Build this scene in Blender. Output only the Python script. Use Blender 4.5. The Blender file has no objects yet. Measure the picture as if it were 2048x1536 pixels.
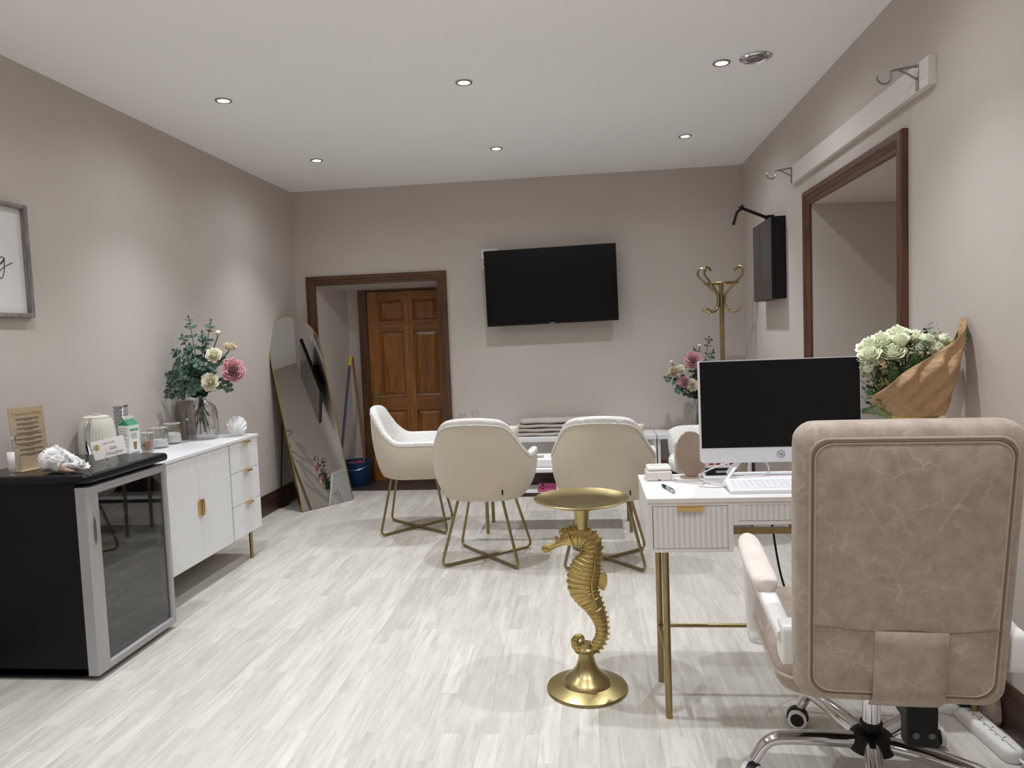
import bpy, bmesh, math, random
from mathutils import noise as mnoise
from mathutils import Vector, Matrix
from math import sin, cos, pi, radians as rad

# ------------------------------------------------------------------ camera, world, lights, exposure
SC = bpy.context.scene
COL = SC.collection
SC.view_settings.view_transform = 'Standard'
SC.view_settings.look = 'None'
SC.view_settings.gamma = 1
SC.view_settings.use_curve_mapping = False
SC.view_settings.exposure = 0.80
SC.cycles.diffuse_bounces = 8
SC.cycles.max_bounces = 12

X0, X1, YB, HT = -2.528, 1.2964, 6.2096, 2.635      # left wall, right wall, back wall, ceiling
YF = -1.7                                            # wall behind the camera

yaw, pitch, roll = .104726, .06494, .038685
f_ = Vector((-sin(yaw)*cos(pitch), cos(yaw)*cos(pitch), -sin(pitch)))
r_ = f_.cross(Vector((0, 0, 1))).normalized()
u_ = r_.cross(f_)
r2 = cos(roll)*r_ - sin(roll)*u_
u2 = sin(roll)*r_ + cos(roll)*u_
cd = bpy.data.cameras.new('camera')
cam = bpy.data.objects.new('camera', cd)
COL.objects.link(cam)
cam.matrix_world = Matrix(((r2.x, u2.x, -f_.x, 0), (r2.y, u2.y, -f_.y, 0), (r2.z, u2.z, -f_.z, 1.31), (0, 0, 0, 1)))
cd.sensor_fit = 'HORIZONTAL'
cd.sensor_width = 36
cd.lens = 36*1457.85/2048
cd.clip_start = .05
SC.camera = cam

w = bpy.data.worlds.new('world')
SC.world = w
w.use_nodes = True
w.node_tree.nodes['Background'].inputs[0].default_value = (.8, .85, 1, 1)
w.node_tree.nodes['Background'].inputs[1].default_value = .05

LAMP_X = (-1.90, -.592, .712)
LAMP_Y = (5.19, 3.83, 2.48, 1.13, -.22)
LAMP_W = 9          # wide skirt of each lamp
CORE_W = 40          # bright centre of its beam
LAMP_COL = (.93, .975, 1.03)


def spot_light(x, y, watts, angle, blend):
    l = bpy.data.lights.new('downlight_beam', 'SPOT')
    l.energy = watts
    l.color = LAMP_COL
    l.spot_size = rad(angle)
    l.spot_blend = blend
    l.shadow_soft_size = .022
    o = bpy.data.objects.new('downlight_beam', l)
    o.location = (x, y, HT-.012)
    COL.objects.link(o)
    return o


# ------------------------------------------------------------------ helpers
def tag(o, label=None, cat=None, group=None, kind=None):
    if label: o['label'] = label
    if cat: o['category'] = cat
    if group: o['group'] = group
    if kind: o['kind'] = kind
    return o


def T(name, label, cat, loc, rz=0, group=None):
    o = bpy.data.objects.new(name, None)
    o.empty_display_size = .05
    COL.objects.link(o)
    o.location = loc
    o.rotation_euler = (0, 0, rz)
    return tag(o, label, cat, group)


def copy_tree(o, parent=None):
    c = o.copy()
    COL.objects.link(c)
    c.parent = parent
    for ch in list(o.children):
        copy_tree(ch, c)
    return c


def fillet(pts, r, n=5, closed=False):
    pts = [Vector(p) for p in pts]
    out = []
    N = len(pts)
    for i, p in enumerate(pts):
        if not closed and i in (0, N-1):
            out.append(p); continue
        a = (pts[i-1]-p); b = (pts[(i+1) % N]-p)
        ra = min(r, a.length*.49, b.length*.49)
        a = p+a.normalized()*ra; b = p+b.normalized()*ra
        for k in range(n+1):
            t = k/n
            out.append(a*(1-t)**2+p*2*t*(1-t)+b*t*t)
    return out


def smooth_path(pts, n=6):
    P = [Vector(p) for p in pts]
    out = []
    for i in range(len(P)-1):
        p0 = P[max(i-1, 0)]; p1 = P[i]; p2 = P[i+1]; p3 = P[min(i+2, len(P)-1)]
        for k in range(n):
            t = k/n
            out.append(.5*((2*p1)+(p2-p0)*t+(2*p0-5*p1+4*p2-p3)*t*t+(3*p1-p0-3*p2+p3)*t**3))
    out.append(P[-1])
    return out


class M:
    def __init__(s):
        s.b = bmesh.new()

    def box(s, x0, x1, y0, y1, z0, z1, mtx=None):
        vs = [s.b.verts.new(Vector((x, y, z)) if mtx is None else mtx @ Vector((x, y, z))) for x in (x0, x1) for y in (y0, y1) for z in (z0, z1)]
        for f in ((0, 1, 3, 2), (4, 6, 7, 5), (0, 4, 5, 1), (2, 3, 7, 6), (0, 2, 6, 4), (1, 5, 7, 3)):
            s.b.faces.new([vs[i] for i in f])
        return s

    def rings(s, rings, close_u=True, cap=True):
        R = [[s.b.verts.new(Vector(p)) for p in r] for r in rings]
        n = len(R[0])
        for i in range(len(R)-1):
            for j in range(n if close_u else n-1):
                k = (j+1) % n
                s.b.faces.new((R[i][j], R[i][k], R[i+1][k], R[i+1][j]))
        if cap:
            s.b.faces.new(R[0][::-1]); s.b.faces.new(R[-1])
        return s

    def loop(s, rings):
        R = [[s.b.verts.new(Vector(p)) for p in r] for r in rings]
        n = len(R[0])
        for i in range(len(R)):
            A = R[i]; B = R[(i+1) % len(R)]
            for j in range(n):
                k = (j+1) % n
                s.b.faces.new((A[j], A[k], B[k], B[j]))
        return s

    def tube(s, pts, r, seg=8, closed=False, squash=None):
        P = [Vector(p) for p in pts]
        n = len(P)
        rr = r if isinstance(r, (list, tuple)) else [r]*n
        tang = []
        for i in range(n):
            a = P[(i-1) % n] if (closed or i > 0) else P[i]
            b = P[(i+1) % n] if (closed or i < n-1) else P[i]
            tang.append((b-a).normalized())
        up = Vector((0, 0, 1)) if abs(tang[0].z) < .9 else Vector((1, 0, 0))
        nrm = (up-tang[0]*up.dot(tang[0])).normalized()
        rings = []
        for i in range(n):
            t = tang[i]
            nrm = (nrm-t*nrm.dot(t)).normalized()
            bn = t.cross(nrm)
            rings.append([P[i]+(nrm*cos(2*pi*k/seg)+bn*sin(2*pi*k/seg)*(squash or 1))*rr[i] for k in range(seg)])
        if closed: s.loop(rings)
        else: s.rings(rings)
        return s

    def lathe(s, prof, seg=24, c=(0, 0, 0), cap=True, mtx=None, rib=None):
        rings = []
        for r, z in prof:
            ring = []
            for k in range(seg):
                a = 2*pi*k/seg
                q = r*(1+(rib(a, z) if rib else 0))
                v = Vector((q*cos(a), q*sin(a), z))
                if mtx: v = mtx @ v
                ring.append(v+Vector(c))
            rings.append(ring)
        return s.rings(rings, True, cap)

    def cyl(s, a, b, r, seg=16):
        return s.tube([a, b], r, seg)

    def prism(s, poly, d, fn):
        """poly: 2D points, extruded over d=(d0,d1), fn(u,v,w)->Vector"""
        return s.rings([[fn(u, v, d[0]) for u, v in poly], [fn(u, v, d[1]) for u, v in poly]])

    def sheet(s, rows):
        return s.rings(rows, False, False)

    def sphere(s, c, r, sx=1, sy=1, sz=1, seg=14, rg=9, mtx=None):
        prof = [(max(1e-4, r*sin(pi*i/rg)), -r*cos(pi*i/rg)) for i in range(rg+1)]
        rings = []
        for q, z in prof:
            ring = []
            for k in range(seg):
                v = Vector((q*cos(2*pi*k/seg)*sx, q*sin(2*pi*k/seg)*sy, z*sz))
                if mtx: v = mtx @ v
                ring.append(v+Vector(c))
            rings.append(ring)
        return s.rings(rings)

    def xform(s, mtx, since=0):
        s.b.verts.ensure_lookup_table()
        for v in list(s.b.verts)[since:]: v.co = mtx @ v.co
        return s

    def obj(s, name, mat, parent=None, smooth=True, bevel=0, bseg=2, sub=0, solid=0, weld=False, angle=40, kind=None, label=None, merge=0):
        if merge: bmesh.ops.remove_doubles(s.b, verts=s.b.verts, dist=merge)
        bmesh.ops.recalc_face_normals(s.b, faces=s.b.faces)
        me = bpy.data.meshes.new(name)
        s.b.to_mesh(me); s.b.free()
        if smooth:
            me.polygons.foreach_set('use_smooth', [True]*len(me.polygons))
            me.set_sharp_from_angle(angle=rad(angle))
        me.materials.append(mat)
        o = bpy.data.objects.new(name, me)
        COL.objects.link(o)
        if parent: o.parent = parent
        if solid:
            m = o.modifiers.new('solid', 'SOLIDIFY'); m.thickness = solid; m.offset = 0
        if bevel:
            m = o.modifiers.new('bevel', 'BEVEL'); m.width = bevel; m.segments = bseg; m.limit_method = 'ANGLE'; m.angle_limit = rad(35)
        if sub:
            m = o.modifiers.new('sub', 'SUBSURF'); m.levels = sub; m.render_levels = sub
        if kind: o['kind'] = kind
        if label: o['label'] = label
        return o


def rrect(w, h, r, n=5, cx=0, cy=0):
    out = []
    for qx, qy, a0 in ((1, 1, 0), (-1, 1, 90), (-1, -1, 180), (1, -1, 270)):
        for k in range(n+1):
            a = rad(a0+90*k/n)
            out.append((cx+qx*(w/2-r)+r*cos(a), cy+qy*(h/2-r)+r*sin(a)))
    return out


def text_obj(name, body, size, mat, parent, mtx, extrude=.0004, align='CENTER', shear=0, space=1, sx=1):
    c = bpy.data.curves.new(name, 'FONT')
    c.body = body; c.size = size; c.extrude = extrude; c.align_x = align; c.align_y = 'CENTER'
    c.shear = shear; c.space_character = space
    c.resolution_u = 3
    t = bpy.data.objects.new(name+'_tmp', c)
    COL.objects.link(t)
    dg = bpy.context.evaluated_depsgraph_get()
    me = bpy.data.meshes.new_from_object(t.evaluated_get(dg))
    bpy.data.objects.remove(t)
    me.materials.clear(); me.materials.append(mat)
    me.transform(mtx @ Matrix.Diagonal((sx, 1, 1, 1)))
    o = bpy.data.objects.new(name, me)
    COL.objects.link(o)
    if parent: o.parent = parent
    return o


def frame(right, up, at):
    """matrix that lays the text plane (x=right, y=up) at a point"""
    r = Vector(right).normalized(); u = Vector(up).normalized(); n = r.cross(u)
    return Matrix(((r.x, u.x, n.x, at[0]), (r.y, u.y, n.y, at[1]), (r.z, u.z, n.z, at[2]), (0, 0, 0, 1)))


# ------------------------------------------------------------------ materials
def mat(name, col, rough=.5, metal=0, bump=0, bscale=40, var=0, vscale=6, spec=.5, trans=0, ior=1.45, emit=None, estr=0, sheen=0, coat=0, stretch=None, alpha=1, bdist=.01, detail=4):
    m = bpy.data.materials.new(name)
    m.use_nodes = True
    nt = m.node_tree; N = nt.nodes; L = nt.links
    p = N['Principled BSDF']
    c = (*col, 1)
    p.inputs['Base Color'].default_value = c
    p.inputs['Roughness'].default_value = rough
    p.inputs['Metallic'].default_value = metal
    p.inputs['Specular IOR Level'].default_value = spec
    p.inputs['IOR'].default_value = ior
    p.inputs['Transmission Weight'].default_value = trans
    p.inputs['Sheen Weight'].default_value = sheen
    p.inputs['Coat Weight'].default_value = coat
    p.inputs['Alpha'].default_value = alpha
    if emit:
        p.inputs['Emission Color'].default_value = (*emit, 1)
        p.inputs['Emission Strength'].default_value = estr
    tc = N.new('ShaderNodeTexCoord')
    src = tc.outputs['Object']
    if stretch:
        mp = N.new('ShaderNodeMapping'); mp.inputs['Scale'].default_value = stretch
        L.new(src, mp.inputs[0]); src = mp.outputs[0]
    if var:
        n = N.new('ShaderNodeTexNoise'); n.inputs['Scale'].default_value = vscale; n.inputs['Detail'].default_value = detail
        L.new(src, n.inputs['Vector'])
        mx = N.new('ShaderNodeMix'); mx.data_type = 'RGBA'
        mx.inputs[6].default_value = (*[min(1, x*(1-var)) for x in col], 1)
        mx.inputs[7].default_value = (*[min(1, x*(1+var)) for x in col], 1)
        rp = N.new('ShaderNodeMapRange'); rp.inputs[1].default_value = .3; rp.inputs[2].default_value = .7
        L.new(n.outputs[0], rp.inputs[0]); L.new(rp.outputs[0], mx.inputs[0]); L.new(mx.outputs[2], p.inputs['Base Color'])
    if bump:
        n = N.new('ShaderNodeTexNoise'); n.inputs['Scale'].default_value = bscale; n.inputs['Detail'].default_value = 3
        L.new(src, n.inputs['Vector'])
        b = N.new('ShaderNodeBump'); b.inputs['Strength'].default_value = bump; b.inputs['Distance'].default_value = bdist
        L.new(n.outputs[0], b.inputs['Height']); L.new(b.outputs[0], p.inputs['Normal'])
    return m


def glass_mat(name, tint=(1, 1, 1), rough=.0, amount=.12):
    """thin clear glass: mostly see-through with a glossy coat, lets light pass"""
    m = bpy.data.materials.new(name); m.use_nodes = True
    nt = m.node_tree; N = nt.nodes; L = nt.links
    for n in list(N):
        if n.type == 'BSDF_PRINCIPLED': N.remove(n)
    out = [n for n in N if n.type == 'OUTPUT_MATERIAL'][0]
    tr = N.new('ShaderNodeBsdfTransparent'); tr.inputs[0].default_value = (*tint, 1)
    gl = N.new('ShaderNodeBsdfGlossy'); gl.inputs['Roughness'].default_value = rough+.02
    lw = N.new('ShaderNodeLayerWeight'); lw.inputs[0].default_value = .35
    mr = N.new('ShaderNodeMapRange'); mr.inputs[3].default_value = .04; mr.inputs[4].default_value = amount*5
    mx = N.new('ShaderNodeMixShader')
    L.new(lw.outputs['Facing'], mr.inputs[0])
    mr.clamp = True
    L.new(mr.outputs[0], mx.inputs[0]); L.new(tr.outputs[0], mx.inputs[1]); L.new(gl.outputs[0], mx.inputs[2])
    L.new(mx.outputs[0], out.inputs[0])
    return m


def floor_material():
    m = bpy.data.materials.new('laminate_planks'); m.use_nodes = True
    nt = m.node_tree; N = nt.nodes; L = nt.links; p = N['Principled BSDF']
    tc = N.new('ShaderNodeTexCoord')
    rot = N.new('ShaderNodeMapping'); rot.inputs['Rotation'].default_value = (0, 0, pi/2)
    L.new(tc.outputs['Object'], rot.inputs[0])
    br = N.new('ShaderNodeTexBrick')
    br.offset = .37; br.offset_frequency = 2; br.squash = 1
    br.inputs['Color1'].default_value = (0, 0, 0, 1); br.inputs['Color2'].default_value = (1, 1, 1, 1)
    br.inputs['Mortar'].default_value = (.5, .5, .5, 1)
    br.inputs['Scale'].default_value = 1
    br.inputs['Mortar Size'].default_value = 0.0
    br.inputs['Brick Width'].default_value = .43
    br.inputs['Row Height'].default_value = .065
    L.new(rot.outputs[0], br.inputs['Vector'])
    # grain
    mp = N.new('ShaderNodeMapping'); mp.inputs['Scale'].default_value = (26, 2.2, 1)
    L.new(tc.outputs['Object'], mp.inputs[0])
    off = N.new('ShaderNodeVectorMath'); off.operation = 'ADD'
    sc = N.new('ShaderNodeVectorMath'); sc.operation = 'SCALE'; sc.inputs['Scale'].default_value = 13
    L.new(br.outputs['Color'], sc.inputs[0]); L.new(mp.outputs[0], off.inputs[0]); L.new(sc.outputs[0], off.inputs[1])
    n = N.new('ShaderNodeTexNoise'); n.inputs['Scale'].default_value = 1.3; n.inputs['Detail'].default_value = 7; n.inputs['Roughness'].default_value = .65; n.inputs['Distortion'].default_value = .9
    L.new(off.outputs[0], n.inputs['Vector'])
    cr = N.new('ShaderNodeValToRGB')
    e = cr.color_ramp.elements
    e[0].position = .33; e[0].color = (.46, .43, .385, 1)
    e[1].position = .62; e[1].color = (.60, .575, .53, 1)
    L.new(n.outputs[0], cr.inputs[0])
    mx = N.new('ShaderNodeMix'); mx.data_type = 'RGBA'; mx.blend_type = 'MULTIPLY'
    cr2 = N.new('ShaderNodeValToRGB')
    e = cr2.color_ramp.elements
    e[0].color = (.885, .875, .855, 1); e[1].color = (1.04, 1.03, 1.02, 1)
    L.new(br.outputs['Color'], cr2.inputs[0])
    mx.inputs[0].default_value = 1
    L.new(cr.outputs[0], mx.inputs[6]); L.new(cr2.outputs[0], mx.inputs[7])
    # wide plank joints
    b2 = N.new('ShaderNodeTexBrick'); b2.offset = .43; b2.offset_frequency = 2
    b2.inputs['Color1'].default_value = (1, 1, 1, 1); b2.inputs['Color2'].default_value = (1, 1, 1, 1); b2.inputs['Mortar'].default_value = (.80, .78, .75, 1)
    b2.inputs['Scale'].default_value = 1; b2.inputs['Mortar Size'].default_value = .0012; b2.inputs['Brick Width'].default_value = 1.29; b2.inputs['Row Height'].default_value = .195
    L.new(rot.outputs[0], b2.inputs['Vector'])
    mx2 = N.new('ShaderNodeMix'); mx2.data_type = 'RGBA'; mx2.blend_type = 'MULTIPLY'; mx2.inputs[0].default_value = 1
    L.new(mx.outputs[2], mx2.inputs[6]); L.new(b2.outputs['Color'], mx2.inputs[7])
    L.new(mx2.outputs[2], p.inputs['Base Color'])
    p.inputs['Roughness'].default_value = .42
    p.inputs['Specular IOR Level'].default_value = .35
    return m


def wood_material(name, dark, light, axis='z', scale=1, rough=.4, coat=.2):
    m = bpy.data.materials.new(name); m.use_nodes = True
    nt = m.node_tree; N = nt.nodes; L = nt.links; p = N['Principled BSDF']
    tc = N.new('ShaderNodeTexCoord')
    mp = N.new('ShaderNodeMapping')
    s = {'z': (22, 22, 1.6), 'x': (1.6, 22, 22), 'y': (22, 1.6, 22)}[axis]
    mp.inputs['Scale'].default_value = tuple(v*scale for v in s)
    L.new(tc.outputs['Object'], mp.inputs[0])
    n = N.new('ShaderNodeTexNoise'); n.inputs['Scale'].default_value = 1.6; n.inputs['Detail'].default_value = 5; n.inputs['Distortion'].default_value = 1.4
    L.new(mp.outputs[0], n.inputs['Vector'])
    cr = N.new('ShaderNodeValToRGB'); e = cr.color_ramp.elements
    e[0].position = .36; e[0].color = (*dark, 1); e[1].position = .62; e[1].color = (*light, 1)
    L.new(n.outputs[0], cr.inputs[0]); L.new(cr.outputs[0], p.inputs['Base Color'])
    p.inputs['Roughness'].default_value = rough; p.inputs['Coat Weight'].default_value = coat; p.inputs['Coat Roughness'].default_value = .25
    return m


def leather_material():
    m = bpy.data.materials.new('taupe_suede_leather'); m.use_nodes = True
    nt = m.node_tree; N = nt.nodes; L = nt.links; p = N['Principled BSDF']
    tc = N.new('ShaderNodeTexCoord')
    # warped voronoi edges = pale crease lines
    nz = N.new('ShaderNodeTexNoise'); nz.inputs['Scale'].default_value = 6; nz.inputs['Detail'].default_value = 3
    L.new(tc.outputs['Object'], nz.inputs['Vector'])
    ad = N.new('ShaderNodeMix'); ad.data_type = 'RGBA'; ad.inputs[0].default_value = .22
    L.new(tc.outputs['Object'], ad.inputs[6]); L.new(nz.outputs['Color'], ad.inputs[7])
    vo = N.new('ShaderNodeTexVoronoi'); vo.feature = 'DISTANCE_TO_EDGE'; vo.inputs['Scale'].default_value = 17
    L.new(ad.outputs[2], vo.inputs['Vector'])
    mr = N.new('ShaderNodeMapRange'); mr.inputs[1].default_value = 0; mr.inputs[2].default_value = .04; mr.inputs[3].default_value = 1; mr.inputs[4].default_value = 0
    L.new(vo.outputs['Distance'], mr.inputs[0])
    n3 = N.new('ShaderNodeTexNoise'); n3.inputs['Scale'].default_value = 9; n3.inputs['Detail'].default_value = 4
    L.new(tc.outputs['Object'], n3.inputs['Vector'])
    mr3 = N.new('ShaderNodeMapRange'); mr3.inputs[1].default_value = .42; mr3.inputs[2].default_value = .6
    L.new(n3.outputs[0], mr3.inputs[0])
    mul = N.new('ShaderNodeMath'); mul.operation = 'MULTIPLY'; L.new(mr.outputs[0], mul.inputs[0]); L.new(mr3.outputs[0], mul.inputs[1])
    n2 = N.new('ShaderNodeTexNoise'); n2.inputs['Scale'].default_value = 22; n2.inputs['Detail'].default_value = 6; n2.inputs['Roughness'].default_value = .7
    L.new(tc.outputs['Object'], n2.inputs['Vector'])
    cr = N.new('ShaderNodeValToRGB'); e = cr.color_ramp.elements
    e[0].position = .36; e[0].color = (.30, .232, .182, 1); e[1].position = .64; e[1].color = (.40, .32, .258, 1)
    L.new(n2.outputs[0], cr.inputs[0])
    mx = N.new('ShaderNodeMix'); mx.data_type = 'RGBA'; mx.inputs[7].default_value = (.60, .51, .44, 1)
    m5 = N.new('ShaderNodeMath'); m5.operation = 'MULTIPLY'; m5.inputs[1].default_value = .38
    L.new(mul.outputs[0], m5.inputs[0])
    L.new(m5.outputs[0], mx.inputs[0]); L.new(cr.outputs[0], mx.inputs[6]); L.new(mx.outputs[2], p.inputs['Base Color'])
    p.inputs['Roughness'].default_value = .75; p.inputs['Sheen Weight'].default_value = .25
    gn = N.new('ShaderNodeTexVoronoi'); gn.inputs['Scale'].default_value = 420
    L.new(tc.outputs['Object'], gn.inputs['Vector'])
    bp = N.new('ShaderNodeBump'); bp.inputs['Strength'].default_value = .35; bp.inputs['Distance'].default_value = .0015
    L.new(gn.outputs['Distance'], bp.inputs['Height']); L.new(bp.outputs[0], p.inputs['Normal'])
    return m


m_wall = mat('greige_wall_paint', (.53, .478, .435), .62, bump=.12, bscale=9, var=.02, vscale=2, spec=.3, bdist=.02)
m_ceil = mat('white_ceiling_paint', (.93, .92, .92), .55, bump=.08, bscale=5, var=.012, vscale=1.5, spec=.3, bdist=.02)
m_reveal = mat('pale_reveal_paint', (.60, .57, .54), .6, var=.02, spec=.3)
m_floor = floor_material()
m_pine = wood_material('varnished_pine', (.18, .058, .006), (.33, .125, .017), 'z', 1)
m_pine_x = wood_material('varnished_pine_rail', (.16, .052, .006), (.29, .105, .015), 'x', 1)
m_arch = wood_material('dark_stained_pine', (.055, .021, .008), (.105, .043, .016), 'z', 1)
m_arch_x = wood_material('dark_stained_pine_head', (.055, .021, .008), (.105, .043, .016), 'x', 1)
m_archR = wood_material('redwood_trim', (.060, .022, .010), (.115, .044, .020), 'z', 1)
m_archRy = wood_material('redwood_trim_head', (.060, .022, .010), (.115, .044, .020), 'y', 1)
m_base = wood_material('dark_mahogany_skirting', (.026, .010, .006), (.050, .019, .011), 'y', .5)
m_basex = wood_material('dark_mahogany_skirting_back', (.026, .010, .006), (.050, .019, .011), 'x', .5)
m_slate = mat('dark_threshold_tile', (.045, .038, .032), .35, var=.3, vscale=8)
m_white = mat('white_lacquer', (.80, .80, .81), .35, var=.01)
m_desk = mat('white_desk_lacquer', (.72, .695, .675), .38, var=.01)
m_cream = mat('warm_white_panel', (.70, .66, .62), .45, var=.02)
m_gold = mat('brushed_gold', (.55, .39, .14), .28, 1, var=.12, vscale=60)
m_gold_dark = mat('antique_brass_tube', (.33, .255, .13), .33, 1, var=.1, vscale=30)
m_pull = mat('polished_copper_gold', (.80, .52, .22), .22, 1)
m_brass = mat('cast_brass', (.46, .345, .135), .36, 1, bump=.25, bscale=30, var=.22, vscale=14, bdist=.004)
m_brass_s = mat('satin_brass', (.45, .36, .17), .30, 1, var=.12, vscale=9)
m_boucle_out = mat('cream_woven_upholstery', (.60, .53, .42), .95, bump=.6, bscale=150, var=.08, vscale=160, spec=.15, sheen=.3, stretch=(1, 1, 2.6), bdist=.004)
m_boucle = mat('white_boucle', (.86, .83, .79), .95, bump=1, bscale=130, var=.05, vscale=120, spec=.15, sheen=.4, bdist=.012)
m_black = mat('black_enamel', (.004, .004, .006), .22, spec=.35)
m_black_side = mat('matt_black_panel', (.006, .006, .009), .5, spec=.25)
m_silver = mat('silver_plastic', (.42, .41, .42), .38, .35)
m_silver_d = mat('recessed_grey', (.10, .10, .11), .4)
m_chrome = mat('chrome', (.75, .75, .77), .08, 1)
m_nickel = mat('brushed_nickel', (.35, .33, .32), .28, 1)
m_plastic = mat('black_plastic', (.006, .006, .007), .42, spec=.3)
m_screen = mat('glossy_black_screen', (.004, .004, .005), .16, spec=.35)
m_screen2 = mat('matt_monitor_screen', (.007, .0065, .007), .32, spec=.25)
m_box = mat('dark_grey_front', (.035, .032, .031), .35)
m_leather = leather_material()
m_seam = mat('piping_leather', (.40, .315, .245), .7, sheen=.2, bump=.3, bscale=150, bdist=.002)
m_stitch = mat('dark_seam_thread', (.19, .135, .10), .8)  # dark brown thread for the backrest seam lines
m_arm_leather = mat('pale_suede', (.66, .58, .52), .8, var=.08, vscale=20, sheen=.3, bump=.15, bscale=60, bdist=.004)
m_wplastic = mat('white_plastic', (.72, .70, .67), .35)
m_wgloss = mat('cool_white_plastic', (.80, .80, .84), .3)
m_mirror = mat('mirror_glass', (.70, .71, .69), .004, 1)
m_taupe = mat('taupe_gloss', (.36, .27, .21), .15, .3)
m_glass = glass_mat('clear_glass', (.975, .98, .98))
m_smoke = glass_mat('smoked_glass', (.80, .78, .76))
m_door_glass = glass_mat('tinted_door_glass', (.60, .61, .62), 0, .06)
m_paper_w = mat('white_card', (.80, .76, .74), .6)
m_kraft_sign = mat('kraft_sign_board', (.42, .32, .21), .55, var=.06, vscale=30)
m_ink = mat('dark_ink', (.06, .045, .035), .6)
m_goldleaf = mat('gold_foil', (.62, .47, .16), .3, .8)
m_kraft = mat('kraft_paper', (.44, .275, .145), .55, bump=.9, bscale=14, var=.12, vscale=12, bdist=.03, spec=.4)
m_leaf = mat('deep_green_leaf', (.040, .085, .045), .5, var=.3, vscale=20)
m_euc = mat('eucalyptus_leaf', (.075, .135, .105), .6, var=.35, vscale=25)
m_fern = mat('fresh_fern', (.075, .19, .045), .5, var=.3, vscale=25)
m_stem = mat('green_stem', (.07, .10, .05), .6)
m_petal_w = mat('cream_petal', (.84, .79, .62), .6, var=.06, vscale=30, sheen=.2)
m_petal_w2 = mat('fresh_white_petal', (.80, .82, .62), .55, var=.08, vscale=30, sheen=.2)
m_petal_p = mat('dusty_pink_petal', (.62, .33, .36), .6, var=.25, vscale=30, sheen=.2)
m_petal_y = mat('blush_yellow_petal', (.62, .50, .36), .6, var=.15, vscale=25)
m_plaster = mat('white_plaster', (.86, .85, .85), .7, bump=.1, bscale=90)
m_conch = mat('chalky_shell', (.74, .73, .73), .75, bump=1, bscale=60, var=.25, vscale=30, bdist=.01)
m_shell_in = mat('pink_shell_lip', (.30, .18, .13), .4, var=.4, bump=.6, bscale=60, vscale=30)
m_kettle = mat('sage_cream_enamel', (.66, .64, .55), .3, coat=.3)
m_green = mat('carton_green', (.03, .22, .10), .5)
m_carton = mat('carton_white', (.72, .74, .72), .5)
m_carton_g = mat('carton_grey_print', (.30, .32, .31), .6)
m_coffee = mat('brown_sugar', (.28, .15, .07), .9, bump=.5, bscale=200, bdist=.003)
m_sugar = mat('white_sachets', (.80, .79, .78), .8, bump=.5, bscale=60)
m_blue = mat('blue_bucket_plastic', (.008, .04, .13), .4)
m_red = mat('red_cloth', (.45, .02, .03), .9)
m_yellow = mat('yellow_plastic', (.55, .40, .03), .5)
m_brown_handle = mat('wooden_broom_handle', (.24, .09, .04), .5)
m_grey_handle = mat('grey_mop_handle', (.06, .07, .09), .4)
m_towel = mat('beige_terry_towel', (.50, .45, .39), .95, bump=1, bscale=180, var=.06, vscale=60, sheen=.4, bdist=.006)
m_cushion = mat('cream_cushion_cloth', (.68, .60, .48), .9, bump=.4, bscale=200, sheen=.2)
m_frame = wood_material('grey_washed_frame', (.14, .125, .115), (.26, .24, .225), 'z', 1.5, .6, 0)
m_mat = mat('white_mount_board', (.70, .69, .68), .5)
m_pink = mat('pink_plastic', (.42, .09, .20), .4)
m_red_print = mat('maroon_print', (.30, .03, .05), .5)
m_cork = mat('bottle_foil_gold', (.50, .33, .10), .35, .6)
m_foil_r = mat('bottle_foil_red', (.35, .06, .05), .4, .3)
m_bottle = mat('dark_bottle_glass', (.012, .02, .012), .15)
m_bag = mat('taupe_paper_bag', (.40, .31, .25), .7, bump=.5, bscale=10, bdist=.015)
m_cyan = mat('glowing_cyan', (.1, .6, .55), .4, emit=(.1, 1, .85), estr=.8)  # emissive cyan for the mark on the smoked vase
m_lamp = mat('lit_lamp_lens', (1, 1, 1), .4, emit=(.97, .99, 1), estr=14)
m_cable_w = mat('white_cable', (.72, .71, .70), .45)
m_perfume = mat('bottle_label', (.70, .69, .68), .5)

# ------------------------------------------------------------------ room shell
M().box(X0-.4, X1+1, YF-.2, 6.9, -.12, 0).obj('floor', m_floor, smooth=False, kind='structure')
M().box(X0-.3, X1+1, YF-.2, 6.9, HT, HT+.12).obj('ceiling', m_ceil, smooth=False, kind='structure')
M().box(X0-.2, X0, YF-.2, 6.9, -.1, HT+.05).obj('wall_left', m_wall, smooth=False, kind='structure')
M().box(X0-.2, X1+1, YF-.2, YF, -.1, HT+.05).obj('wall_front', m_wall, smooth=False, kind='structure')
xyz = lambda u, v, w_: Vector((u, v, w_))
b = M()
b.prism([(X0-.1, YB), (-2.35, YB), (-2.225, 6.70), (X0-.1, 6.70)], (-.1, HT+.05), xyz)
b.prism([(-1.26, YB), (X1+.2, YB), (X1+.2, 6.70), (-1.26, 6.70)], (-.1, HT+.05), xyz)
b.prism([(YB, 1.822), (6.70, 1.785), (6.70, HT+.05), (YB, HT+.05)], (-2.35, -1.26), lambda u, v, w_: Vector((w_, u, v)))
b.box(X0-.1, X1+.2, 6.69, 6.80, -.1, HT+.05)
b.obj('wall_back', m_wall, smooth=False, kind='structure')
b = M()
b.box(X1, X1+.85, YF-.1, 3.185, -.1, HT+.05)
b.prism([(X1, 4.375), (X1+.86, 4.40), (X1+.86, 6.4), (X1, 6.4)], (-.1, HT+.05), xyz)
b.prism([(X1, 2.0), (X1+.85, 1.975), (X1+.85, HT+.05), (X1, HT+.05)], (3.185, 4.375), lambda u, v, w_: Vector((u, w_, v)))
b.box(X1+.85, X1+.95, YF-.1, 6.4, -.1, HT+.05)
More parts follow.
